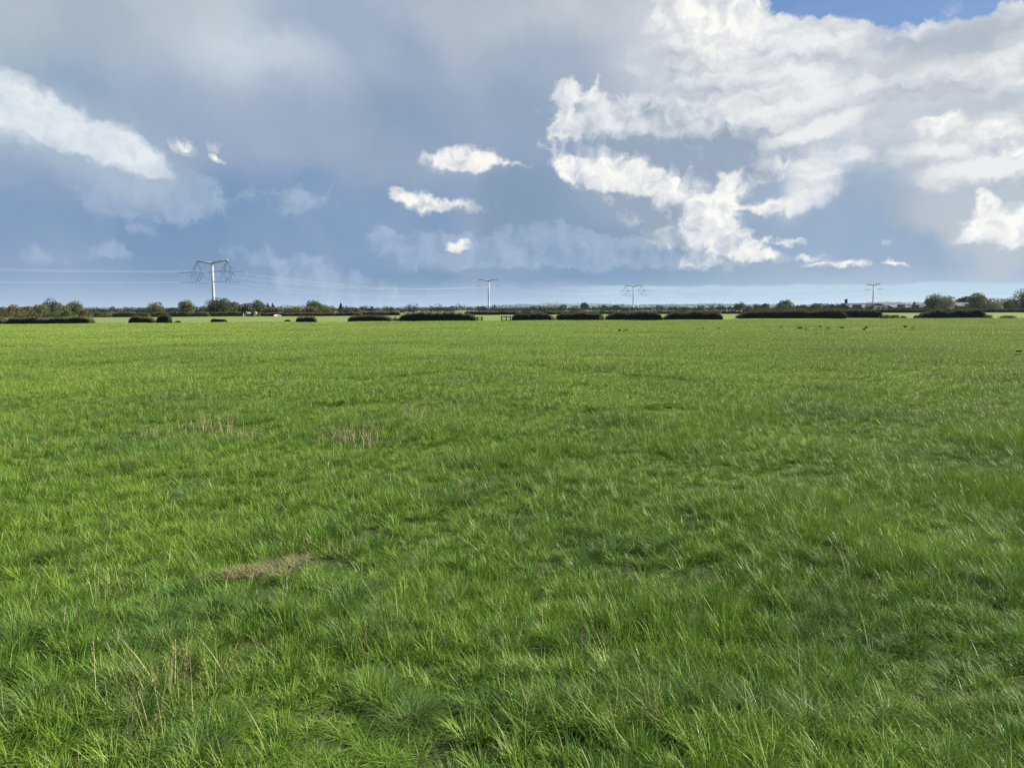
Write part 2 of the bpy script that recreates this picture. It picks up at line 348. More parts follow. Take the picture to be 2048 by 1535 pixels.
# ------------------------------------------------------------------ ground
def groundmat():
    m = bpy.data.materials.new('field_ground'); m.use_nodes = True; h = NT(m.node_tree)
    p = m.node_tree.nodes['Principled BSDF']; p.inputs['Roughness'].default_value = .9; p.inputs['Specular IOR Level'].default_value = .15
    g = h.new('ShaderNodeNewGeometry'); pos = g.outputs['Position']; sp = h.new('ShaderNodeSeparateXYZ'); h.l.new(pos, sp.inputs[0]); y = sp.outputs[1]
    thatch = h.mix(h.noise(pos, 30, 4, .7), (.03, .055, .012, 1), (.07, .075, .026, 1))
    green = h.mix(h.noise(pos, 1.5, 5, .7), (.085, .165, .025, 1), (.14, .24, .04, 1))
    second = h.mix(h.noise(pos, .09, 5, .7), (.15, .20, .045, 1), (.21, .24, .075, 1))
    vo = h.new('ShaderNodeTexVoronoi'); h.l.new(pos, vo.inputs['Vector']); vo.inputs['Scale'].default_value = .004
    patch = h.mix(h.noise(vo.outputs['Color'], 3, 0), (.10, .17, .045, 1), (.26, .26, .12, 1))
    patch = h.mix(h.mr(h.noise(pos, .02, 4, .7), .4, .6, 0, .7), patch, (.10, .16, .05, 1))
    c = h.mix(h.mr(y, 6, 16), thatch, green)
    line = h.math('ADD', y, h.math('MULTIPLY', sp.outputs[0], -.17))
    c = h.mix(h.mr(line, 107, 111), c, second)
    c = h.mix(h.mr(y, 260, 400), c, patch)
    h.l.new(c, p.inputs['Base Color'])
    b = h.new('ShaderNodeBump'); b.inputs['Strength'].default_value = .6; b.inputs['Distance'].default_value = .08
    h.l.new(h.noise(pos, 6, 4, .7), b.inputs['Height']); h.l.new(b.outputs[0], p.inputs['Normal'])
    return m
def spread(lim, step, g):
    v = [0.0]; s = step
    while v[-1] < lim: v.append(v[-1] + s); s = s * g if v[-1] > 9 else s
    v[-1] = lim; return np.array(v)
xp = spread(11500, .3, 1.06); xs = np.concatenate([-xp[:0:-1], xp])
yp = spread(11500, .3, 1.05); ys = np.concatenate([-np.array([250, 120, 60, 30, 15, 8, 4, 2.]), yp])
X, Y = np.meshgrid(xs, ys); V = np.stack([X, Y, gz(X, Y)], -1).reshape(-1, 3)
nx, ny = len(xs), len(ys)
I = (np.arange(ny - 1)[:, None] * nx + np.arange(nx - 1)[None]).ravel()
F = np.stack([I, I + 1, I + nx + 1, I + nx], 1)
tag(link('ground', mesh_np('ground', V, F.ravel(), np.arange(len(F)) * 4, np.full(len(F), 4), True), groundmat()), kind='structure')

# ------------------------------------------------------------------ grass patches
def blades(root, ang, lean, length, width, curl, tone, seg=3, zbase=-.01):
    """strips: root (n,2), heading, lean from vertical, curl (extra bend to the tip)"""
    n = len(ang); dx, dy = np.cos(ang), np.sin(ang); sx, sy = -dy, dx
    tw = rng.uniform(-.9, .9, n); sx2 = sx * np.cos(tw) + dx * np.sin(tw); sy2 = sy * np.cos(tw) + dy * np.sin(tw)
    pts = []; P0 = np.stack([root[:, 0], root[:, 1], np.full(n, zbase)], 1)
    for k in range(seg + 1):
        f = k / seg
        wd = width * (1 - f ** 1.6) * .5
        if k < seg:
            off = np.stack([sx2 * wd, sy2 * wd, np.zeros(n)], 1); pts += [P0 - off, P0 + off]
        else: pts.append(P0)
        th = lean + curl * (f + .5 / seg); st = length / seg
        P0 = P0 + np.stack([dx * np.sin(th) * st, dy * np.sin(th) * st, np.cos(th) * st], 1)
    nv = 2 * seg + 1
    V = np.stack(pts, 1).reshape(-1, 3)
    b = (np.arange(n) * nv)[:, None]
    Ls, tot = [], []
    fl = []
    for k in range(seg - 1): fl.append([2 * k, 2 * k + 1, 2 * k + 3, 2 * k + 2])
    loops = np.concatenate([b + np.array(sum(fl, []) + [2 * seg - 2, 2 * seg - 1, 2 * seg])], 1).ravel()
    tot = np.tile([4] * (seg - 1) + [3], n)
    starts = np.concatenate([[0], np.cumsum(tot)[:-1]])
    return V, loops, starts, tot, np.repeat(tone, nv)
def join(parts):
    V, L, T, A = [], [], [], []; o = 0
    for (v, l, s, t, a) in parts: V.append(v); L.append(l + o); T.append(t); A.append(a); o += len(v)
    T = np.concatenate(T)
    return np.concatenate(V), np.concatenate(L), np.concatenate([[0], np.cumsum(T)[:-1]]), T, np.concatenate(A)
def disc(n, r):
    a = rng.uniform(0, 2 * np.pi, n); q = r * np.sqrt(rng.uniform(0, 1, n)); return np.stack([q * np.cos(a), q * np.sin(a)], 1)
def lawn_patch(name, r, tufts, per, L, wd, seg):
    c = disc(tufts, r); n = tufts * per
    tl = rng.uniform(.35, 1.5, tufts); tt = rng.uniform(0, 1, tufts); th = rng.uniform(0, 6.28, tufts); ts = rng.uniform(.25, .8, tufts)
    k = np.repeat(np.arange(tufts), per)
    off = rng.normal(0, L * .21, (n, 2)); ang = np.where(rng.random(n) < .75, np.arctan2(off[:, 1], off[:, 0]), th[k] + rng.normal(0, .6, n))
    ang = np.where(rng.random(n) < .25, rng.normal(-.5, .7, n), ang)
    lean = np.abs(rng.normal(.15, .35, n)) + .35 * ts[k]; curl = np.abs(rng.normal(.8, .5, n)) * (.5 + ts[k])
    ln = L * tl[k] * rng.uniform(.45, 1.15, n); w_ = wd * rng.uniform(.6, 1.3, n)
    tone = np.clip(.55 * tt[k] + .45 * rng.random(n), 0, .95); tone = np.where(rng.random(n) < .018, 1, tone)
    ln = np.where(tone == 1, ln * 1.5, ln)
    return mesh_np(name, *(lambda q: (q[0], q[1], q[2], q[3], False, q[4]))(blades(c[k] + off, ang, lean, ln, w_, curl, tone, seg)))
def tussock(name, r, n, L, wd):
    root = rng.normal(0, r * .35, (n, 2)); ang = np.arctan2(root[:, 1], root[:, 0]) + rng.normal(0, .5, n)
    q = blades(root, ang, np.abs(rng.normal(.35, .25, n)), L * rng.uniform(.5, 1.15, n), wd * rng.uniform(.7, 1.3, n), np.abs(rng.normal(1.2, .5, n)), rng.random(n), 5)
    return mesh_np(name, q[0], q[1], q[2], q[3], False, q[4])
def dry_stems(name, n, r, L, heads=True, wd=.0035):
    root = rng.normal(0, r * .5, (n, 2)); ang = rng.uniform(0, 6.28, n); lean = np.abs(rng.normal(.1, .2, n)); curl = np.abs(rng.normal(.2, .25, n)); ln = L * rng.uniform(.5, 1.1, n); tone = rng.random(n)
    parts = [blades(root, ang, lean, ln, np.full(n, wd), curl, tone, 4)]
    if heads:                                   # seed heads: little spikelets up the last third of the stalk
        for j in range(7):
            f = .68 + .05 * j; th = lean + curl * .5 * f
            bx = root[:, 0] + np.cos(ang) * np.sin(th) * ln * f; by = root[:, 1] + np.sin(ang) * np.sin(th) * ln * f; bz = np.cos(th) * ln * f
            q = blades(np.zeros((n, 2)), ang + rng.uniform(-3, 3, n), np.full(n, .5), np.full(n, .012), np.full(n, wd * .8), np.zeros(n), tone, 2)
            v = q[0].reshape(n, -1, 3) + np.stack([bx, by, bz], 1)[:, None]
            parts.append((v.reshape(-1, 3), *q[1:]))
    q = join(parts); return mesh_np(name, q[0], q[1], q[2], q[3], False, q[4])
def mat_dead(name, n, r):                       # flattened dead grass
    root = rng.normal(0, 1, (n, 2)) * (r * .62, r * .34); q = blades(root, rng.normal(0, 1.2, n) + rng.choice([0, 3.14], n), rng.uniform(1.2, 1.5, n), rng.uniform(.06, .2, n), np.full(n, .004), rng.normal(.05, .15, n), rng.random(n), 3, .03)
    return mesh_np(name, q[0], q[1], q[2], q[3], False, q[4])

def scatter(name, variants, material, pts, label):
    """one stuff object: a cloud of points that carries grass patches through geometry nodes"""
    coll = bpy.data.collections.new(name + ' patches')
    for me in variants:
        me.materials.append(material); coll.objects.link(bpy.data.objects.new(me.name, me))
    pts = np.array(pts, float)                  # x, y, z, turn, size, height, variant
    me = bpy.data.meshes.new(name); me.vertices.add(len(pts)); me.vertices.foreach_set('co', pts[:, :3].astype(np.float32).ravel())
    e = .25; gx = (gz(pts[:, 0] + e, pts[:, 1]) - gz(pts[:, 0] - e, pts[:, 1])) / (2 * e); gy = (gz(pts[:, 0], pts[:, 1] + e) - gz(pts[:, 0], pts[:, 1] - e)) / (2 * e)
    eu = [(Vector((0, 0, 1)).rotation_difference(Vector((-a, -b, 1))).to_matrix() @ Matrix.Rotation(t, 3, 'Z')).to_euler() for a, b, t in zip(gx, gy, pts[:, 3])]
    rot = me.attributes.new('turn', 'FLOAT_VECTOR', 'POINT'); rot.data.foreach_set('vector', np.array(eu, np.float32).ravel())
    sc = me.attributes.new('size', 'FLOAT_VECTOR', 'POINT'); sc.data.foreach_set('vector', np.stack([pts[:, 4], pts[:, 4], pts[:, 5]], 1).astype(np.float32).ravel())
    va = me.attributes.new('variant', 'INT', 'POINT'); va.data.foreach_set('value', pts[:, 6].astype(np.int32))
    o = link(name, me); tag(o, label, 'grass', kind='stuff')
    g = bpy.data.node_groups.new(name, 'GeometryNodeTree')
    g.interface.new_socket('Geometry', in_out='INPUT', socket_type='NodeSocketGeometry'); g.interface.new_socket('Geometry', in_out='OUTPUT', socket_type='NodeSocketGeometry')
    n = g.nodes; l = g.links; gi = n.new('NodeGroupInput'); go = n.new('NodeGroupOutput')
    ci = n.new('GeometryNodeCollectionInfo'); ci.inputs['Collection'].default_value = coll; ci.inputs['Separate Children'].default_value = True; ci.inputs['Reset Children'].default_value = True
    ip = n.new('GeometryNodeInstanceOnPoints'); ip.inputs['Pick Instance'].default_value = True
    def na(nm, dt):
        a = n.new('GeometryNodeInputNamedAttribute'); a.data_type = dt; a.inputs['Name'].default_value = nm; return a.outputs[0]
    l.new(gi.outputs[0], ip.inputs['Points']); l.new(ci.outputs[0], ip.inputs['Instance']); l.new(na('turn', 'FLOAT_VECTOR'), ip.inputs['Rotation'])
    l.new(na('size', 'FLOAT_VECTOR'), ip.inputs['Scale']); l.new(na('variant', 'INT'), ip.inputs['Instance Index']); l.new(ip.outputs[0], go.inputs[0])
    md = o.modifiers.new('grass', 'NODES'); md.node_group = g
    return o
HEDGE_LINE = lambda x: 101 + .17 * x
def wedge(y0, y1, step, nv, hb, v0=0):
    """patches on a jittered grid, so that no bare ground shows between them"""
    out = []; y = y0
    while y < y1:
        hw = .74 * y + 2.8; nxx = int(2 * hw / step)
        for i in range(nxx + 1):
            x = -hw + i * step + random.uniform(-.4, .4) * step; yy = y + random.uniform(-.4, .4) * step
            if yy > HEDGE_LINE(x) or yy < .7: continue
            hgt = hb * (1 + .45 * float(wav(x, yy, 2.2, 4)) + .4 * float(wav(x, yy, .9, 7)))
            hgt *= 1 + .3 * float(wav(x, yy, 5.5, 2)) * min(1, yy / 15)
            out.append((x, yy, gzf(x, yy), random.uniform(-.8, .8), random.uniform(.9, 1.15), max(.38, hgt), v0 + random.randrange(nv)))
        y += step
    return out
near = [lawn_patch(f'patch a{i}', .45, 60, 80, .10, .0035, 3) for i in range(6)]
mid = [lawn_patch(f'patch b{i}', 1.3, 360, 42, .09, .0046, 3) for i in range(5)]
far = [lawn_patch(f'patch c{i}', 3.2, 900, 18, .095, .011, 2) for i in range(4)]
gp = wedge(1.0, 13, .44, 6, 1.0) + wedge(12.7, 42, 1.15, 5, .95, 6) + wedge(41, 125, 2.7, 4, .8, 11)
# names keep their alphabetical order: a0.. b0.. c0..
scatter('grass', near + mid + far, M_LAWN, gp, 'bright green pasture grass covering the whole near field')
tus = [tussock(f'tuft {i}', .22, 520, .34, .0055) for i in range(4)]
tp = []
TUSS = [(740, 1235, 1.5), (810, 1260, 1.2), (670, 1250, 1.2), (120, 1290, 1.5), (230, 1285, 1.3), (330, 1290, 1.0), (1650, 1235, 1.1), (1640, 1260, .9), (100, 1110, 1.1), (210, 1050, .9), (470, 1230, 1.2), (540, 1235, 1.0), (860, 1190, 1.0), (880, 1120, .8),
        (1730, 1380, 1.0), (1500, 1420, 1.2), (60, 1400, 1.3), (400, 990, 1.1), (600, 1010, .9), (1200, 830, 1.3), (1215, 832, 1.0), (1300, 940, .9), (1720, 960, .9), (1730, 860, .9), (1340, 1100, .8), (1080, 1290, 1.1), (1350, 1480, 1.1), (830, 1460, 1.1), (350, 1490, 1.2), (1960, 1160, 1.2), (1130, 1450, 1.0), (950, 1390, 1.0), (1860, 1320, .9)]
for (px, py, s) in TUSS:
    q = gnd(px, py)
    for k in range(3):
        x, y = q.x + random.gauss(0, .13 * s), q.y + random.gauss(0, .12 * s); tp.append((x, y, gzf(x, y), random.uniform(0, 6.28), .44 * s, .30 * s, random.randrange(4)))
for _ in range(160):
    y = math.sqrt(random.uniform(2 ** 2, 45 ** 2)); x = random.uniform(-.76, .76) * y; tp.append((x, y, gzf(x, y), random.uniform(0, 6.28), random.uniform(.3, .5), random.uniform(.22, .34), random.randrange(4)))
scatter('tussock_grass', tus, M_TUSS, tp, 'dark blue-green floppy tufts of longer grass')
dry = [dry_stems(f'stems {i}', 11, .16, .27) for i in range(3)] + [dry_stems('stems few', 2, .12, .27)] + [mat_dead(f'stems flat {i}', 300, .36) for i in range(2)] + [dry_stems('stems wide', 10, .24, .30, True, .0072)]
dp = []
for (px, py, n, s) in [(335, 875, 5, .9), (432, 865, 8, 1.2), (495, 885, 6, 1.0), (705, 885, 10, 1.2), (830, 840, 6, 1.0), (940, 1010, 3, .8), (240, 1200, 4, .9), (270, 1420, 6, 1.1), (390, 1400, 7, 1.0), (300, 1500, 5, 1.0), (730, 1310, 3, .8), (1330, 1480, 4, .9), (1200, 1330, 3, .8),
                       (1190, 1240, 2, .7), (560, 770, 3, .8), (250, 765, 3, .8), (490, 1100, 4, .8), (380, 1130, 4, .9), (600, 1130, 4, .9), (700, 1120, 4, .8), (1600, 1230, 3, .6), (1700, 1150, 2, .7), (900, 770, 3, .7), (10, 900, 3, .9), (1950, 1450, 2, .8), (1460, 1180, 2, .6)]:
    q = gnd(px, py)
    for k in range(n if q.y > 6 else (n + 1) // 2):
        x, y = q.x + random.gauss(0, .013 * q.y), q.y + random.gauss(0, .013 * q.y); dp.append((x, y, gzf(x, y), random.uniform(0, 6.28), s, s * random.uniform(.7, 1.05), random.choice((0, 1, 2, 3)) if q.y < 6 else 6))
for (px, py, n, sz) in [(525, 1168, 3, .55), (490, 1160, 2, .4), (590, 1150, 1, .4), (640, 1140, 1, .35), (1240, 710, 2, 1.6), (900, 770, 1, 1.0)]:
    q = gnd(px, py)
    for k in range(n):
        x, y = q.x + random.gauss(0, .022 * q.y), q.y + random.gauss(0, .006 * q.y); dp.append((x, y, gzf(x, y) + .015, random.uniform(-.4, .4), sz, .8, random.choice((4, 5))))
for _ in range(620):
    y = math.sqrt(random.uniform(2.2 ** 2, 40 ** 2)); x = random.uniform(-.76, .76) * y; dp.append((x, y, gzf(x, y), random.uniform(0, 6.28), 1, random.uniform(.55, 1.0), 3))
# variants sort by name: 'stems 0,1,2', 'stems few', 'stems flat 0,1', 'stems wide'
scatter('dry_grass', dry, M_DRY, dp, 'straw-coloured dead stems and seed heads among the green')

# ------------------------------------------------------------------ foliage builders
def leaf_mesh(name, C, size, flat=0.0):
    """small tilted quads at the points C"""
    n = len(C); a = rng.normal(0, 1, (n, 3)); a[:, 2] *= (1 - flat); a /= np.linalg.norm(a, axis=1)[:, None]
    b = np.cross(a, rng.normal(0, 1, (n, 3))); b /= np.linalg.norm(b, axis=1)[:, None]; c = np.cross(a, b)
    s = (size * rng.uniform(.6, 1.4, n))[:, None]; b *= s; c *= s * .7
    V = np.stack([C - b * .5 - c * .3, C + b * .1 - c * .6, C + b * .6 + c * .1, C - b * .1 + c * .6], 1).reshape(-1, 3)
    return mesh_np(name, V, np.arange(4 * n), np.arange(n) * 4, np.full(n, 4))
def crown_pts(w_, d_, z0, z1, n, lobes, shape='round'):
    pts = []; H = z1 - z0
    L = []
    for i in range(lobes):
        if shape == 'cone':
            f = i / max(1, lobes - 1); L.append((random.gauss(0, .05) * w_, random.gauss(0, .05) * d_, z0 + H * (.12 + .78 * f), w_ * .5 * (1.05 - f), H * .16 + .1))
        else:
            a = random.uniform(0, 6.28); q = math.sqrt(random.random()) * .62; f = random.uniform(.22 if shape == 'round' else .08, .80)
            k = math.sqrt(max(.1, 1 - (2 * (f - .42)) ** 2)) if shape == 'round' else math.sqrt(max(.1, 1 - f * f)) * 1.1
            r = random.uniform(.22, .36) * min(w_, H * 1.3)
            L.append((math.cos(a) * q * k * (w_ / 2), math.sin(a) * q * k * (d_ / 2), z0 + H * f, r, r * .85))
    if shape != 'cone': L.append((0, 0, z0 + H * .45, .36 * w_, H * .42))
    per = n // len(L)
    for (x, y, z, r, rz) in L:
        u = rng.normal(0, 1, (per, 3)); u /= np.linalg.norm(u, axis=1)[:, None]; q = rng.uniform(.55, 1.08, per) ** .6
        p = np.stack([x + u[:, 0] * r * q, y + u[:, 1] * r * q, z + u[:, 2] * rz * q], 1); pts.append(p)
    P_ = np.concatenate(pts); P_[:, 2] = np.maximum(P_[:, 2], .15)
    return P_
M_BARK = mat('bark', (.10, .08, .06), .9, .1, var=(.05, .04, .03), vscale=4)
LEAF = {
    'olive': leafmat('olive_leaves', [(0.048, 0.060, 0.014), (0.120, 0.128, 0.036), (0.224, 0.208, 0.080)]),
    'dark': leafmat('dark_green_leaves', [(0.019, 0.030, 0.011), (0.045, 0.064, 0.021), (0.098, 0.112, 0.038)]),
    'green': leafmat('mid_green_leaves', [(0.032, 0.056, 0.011), (0.080, 0.112, 0.024), (0.160, 0.176, 0.048)]),
    'russet': leafmat('russet_leaves', [(0.064, 0.044, 0.016), (0.125, 0.088, 0.034), (0.176, 0.150, 0.050)]),
    'pale': leafmat('pale_leaves', [(.09, .10, .05), (.24, .24, .13), (.42, .40, .27)]),
    'hedge': leafmat('hedge_leaves', [(.010, .014, .006), (.020, .028, .010), (.042, .055, .018)], .08, .8, .1),
    'twig': leafmat('hedge_twigs', [(.055, .055, .028), (.13, .12, .07), (.22, .195, .12)], .2, .9, .05),
    'weed': leafmat('weed_leaves', [(.05, .08, .015), (.13, .16, .04), (.22, .24, .08)]),
    'clump': leafmat('dark_weed_leaves', [(.015, .035, .008), (.03, .06, .012), (.05, .09, .02)]),
    'blue': leafmat('distant_leaves', [(.012, .02, .014), (.022, .034, .02), (.042, .056, .028)], .1, .8, .1),
}
def tree(kind, x0, x1, ytop, Yd, leaf, label, cat='tree', shape='round', grp=None, dens=1.0, trunk=True):
    """kind of plant standing on the field at depth Yd, spanning the given width and height in the view"""
    a, b = at(x0, ytop, Yd), at(x1, ytop, Yd); wd = b.x - a.x; top = (a.z + b.z) / 2; cx = (a.x + b.x) / 2
    z0 = gzf(cx, Yd); H = max(.5, top - z0); wd *= 1.35 if shape == 'full' else 1.08; dens = 2.2 if leaf == 'blue' else dens
    px = Yd / 767.0; ls = max(.07, px * .85)
    n = int(min(9000, max(250, dens * 9 * wd * H / (ls * ls))))
    lob = 9 if shape == 'cone' else int(8 + min(10, wd / px / 3))
    pts = crown_pts(wd * 1.02, wd * .9, H * (.12 if trunk else .0), H * .98, n, lob, shape)
    root = empty(kind, (cx, Yd, z0)); tag(root, label, cat, grp)
    link('crown', leaf_mesh('crown', pts, ls), LEAF[leaf], root)
    if trunk:
        mb = MB(); r = max(.12, wd * .035); mb.tube([(0, 0, -.2), (wd * .01, 0, H * .25), (-wd * .01, 0, H * .55), (0, 0, H * .75)], [r * 1.3, r, r * .6, r * .2], 7)
        for k in range(6):
            a_ = k * 1.05 + random.random(); z = H * random.uniform(.2, .45); q = wd * random.uniform(.22, .36)
            mb.tube([(0, 0, z), (math.cos(a_) * q * .5, math.sin(a_) * q * .5, z + H * .14), (math.cos(a_) * q, math.sin(a_) * q, z + H * .32)], [r * .5, r * .35, r * .12], 5)
        mb.build('trunk', M_BARK, root)
    return root
def hedge(x0, x1, ytop, ybase, label, leaf='hedge', twigs=True, Yd=None, group_='clipped hedges along the field edge', dome=.3, depth=1.5):
    if x1 - x0 < 60: depth = 1.0; x0 += 2; x1 -= 2
    """clipped hedge as a thick body of leaves with lighter cut twigs on top"""
    Yc = Yd if Yd is not None else gnd((x0 + x1) / 2, ybase).y
    ym = Yc + depth / 2; r0, r1 = ray(x0, ybase), ray(x1, ybase); xl, xr = r0.x / r0.y * ym, r1.x / r1.y * ym
    c = Vector(((xl + xr) / 2, ym, 0)); Lh = xr - xl; slope = 0
    H = at((x0 + x1) / 2, ytop, Yc).z - gzf(c.x, c.y)
    ls = max(.07, Yc / 767 * .7); n = int(min(16000, 7 * (Lh + depth) * (H + depth) / (ls * ls)))
    e = min(.45, dome * H * 5.0 / Lh)
    def prof(t):                                # rounded ends and an uneven top; t in -1..1
        k = np.clip((1 - np.abs(t)) / e, 0, 1); return np.sqrt(1 - (1 - k) ** 2) * (.86 + .14 * wav(t * Lh / 2 + c.x, 0 * t, 3.6) + .07 * wav(t * Lh / 2 + c.x, 0 * t, .8, 5))
    m = n * 2; t = rng.uniform(-1, 1, m); v = rng.uniform(-1, 1, m); u = rng.uniform(0, 1, m)
    p = prof(t); keep = (u < p) & (rng.random(m) < np.where((np.abs(v) > .7) | (u > p - .25) | (np.abs(t) > .9), 1, .25)); t, v, u = t[keep], v[keep], u[keep]
    tap = 1 - .25 * u
    P_ = np.stack([t * Lh / 2, v * depth / 2 * tap + t * Lh / 2 * slope, u * H], 1)
    root = empty('hedge' if leaf == 'hedge' else 'hedgerow', (c.x, c.y, gzf(c.x, c.y))); tag(root, label, 'hedge', group_)
    body = leaf_mesh('foliage', P_, ls); core = MB()
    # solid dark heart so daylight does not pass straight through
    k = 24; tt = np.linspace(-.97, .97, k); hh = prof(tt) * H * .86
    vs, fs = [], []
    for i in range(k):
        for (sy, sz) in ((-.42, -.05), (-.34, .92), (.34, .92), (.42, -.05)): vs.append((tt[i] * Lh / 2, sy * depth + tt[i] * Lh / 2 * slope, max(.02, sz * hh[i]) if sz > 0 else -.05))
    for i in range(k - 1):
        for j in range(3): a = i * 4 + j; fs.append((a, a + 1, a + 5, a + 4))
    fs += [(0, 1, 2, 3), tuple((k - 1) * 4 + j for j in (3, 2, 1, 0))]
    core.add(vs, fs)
    f = link('foliage', body, LEAF[leaf], root); core.build('stems', M_CORE, root)  # core is an added solid that blocks light, not modelled stems
    if twigs:
        m = int(n * .5); t = rng.uniform(-1, 1, m); v = rng.uniform(-1, 1, m); p = prof(t)
        P_ = np.stack([t * Lh / 2 * 1.01, v * depth / 2 * .9 + t * Lh / 2 * slope, p * H * rng.uniform(.74, 1.0, m) + np.abs(rng.normal(0, .13, m))], 1)
        link('cut_twigs', leaf_mesh('cut_twigs', P_, ls * .8), LEAF['twig'], root)
    return root
M_CORE = mat('hedge_core', (.007, .007, .004), .95, .05)

# near hedge line, from left to right
hedge(-60, 12, 636, 648.5, 'end of a clipped dark hedge cut off at the photo left border')
hedge(20, 186, 635, 648, 'long low clipped hedge below the brown thicket, leftmost full hedge')
hedge(258, 311, 634, 646.5, 'short domed hedge remnant touching a rounder bush beside it', dome=1.5)
hedge(313, 344, 632.5, 647.5, 'small round dark bush at the end of the domed hedge remnant', dome=1.6)
hedge(421, 454, 637.5, 644, 'tiny low hedge stub below the largest pylon', dome=1.3, twigs=False)
hedge(591, 635, 634, 645, 'lone low domed hedge remnant below the green-topped russet trees', dome=1.3)
hedge(697, 783, 631.5, 643.5, 'dark clipped hedge left of the pale bush in the gap', dome=.8)
hedge(799, 952, 626, 642.5, 'long clipped hedge with bushy top, ending at the broken rail fence', dome=.6)
hedge(1024, 1107, 626.5, 641, 'clipped hedge beginning right of the two-post rail fence', dome=.6)
hedge(1111, 1208, 625.5, 640.5, 'clipped hedge between the second and third pylons, below the tall slim tree', dome=.6)
hedge(1211, 1323, 625, 640, 'clipped hedge directly below the third pylon', dome=.6)
hedge(1329, 1444, 624.5, 639, 'clipped hedge right of the third pylon, before the open gap', dome=.7)
hedge(1473, 1692, 620.5, 637.5, 'longest clipped hedge, below the big round dark tree', dome=.9)
hedge(1668, 1763, 619.5, 636, 'clipped hedge with sloping end below the farm roofs and last pylon', dome=1.2)
hedge(1838, 1971, 619.5, 636, 'clipped hedge below the two-tone tree at right, gaps on both sides', dome=.7)
# far hedges across the second field
FG = 'far field hedges'
hedge(186, 300, 624, 634, 'low olive hedge between the brown thicket and the first lone olive tree', 'green', False, 185, FG)
hedge(300, 420, 623, 633.5, 'olive hedge under the two lone olive trees', 'olive', False, 188, FG)
hedge(420, 520, 623.5, 633.5, 'green hedge behind the grazing cows below the largest pylon', 'green', False, 192, FG)
hedge(514, 722, 626, 632.5, 'dark straight hedge under the russet trees', 'hedge', True, 196, FG)
hedge(722, 800, 624, 632, 'dark far hedge behind the gap with the pale bush', 'hedge', True, 205, FG)
hedge(930, 1110, 623, 631, 'dark far hedge seen through the gap at the second pylon foot', 'hedge', True, 215, FG)
hedge(1110, 1440, 622, 630, 'far hedge showing as a line over the near hedges by the third pylon', 'olive', True, 225, FG)
hedge(1440, 1485, 621.5, 629, 'short stretch of far hedge seen through the gap beside the longest hedge', 'hedge', True, 228, FG)
hedge(1485, 1720, 617.5, 628, 'brushy far hedge rising just over the longest near hedge', 'olive', True, 235, FG)
hedge(1745, 1850, 618.5, 628, 'far hedge below the farm roofs at the right gap', 'hedge', True, 236, FG)
hedge(1850, 2110, 618, 627.5, 'far hedge running under the pale bushes to the right border', 'hedge', True, 240, FG)

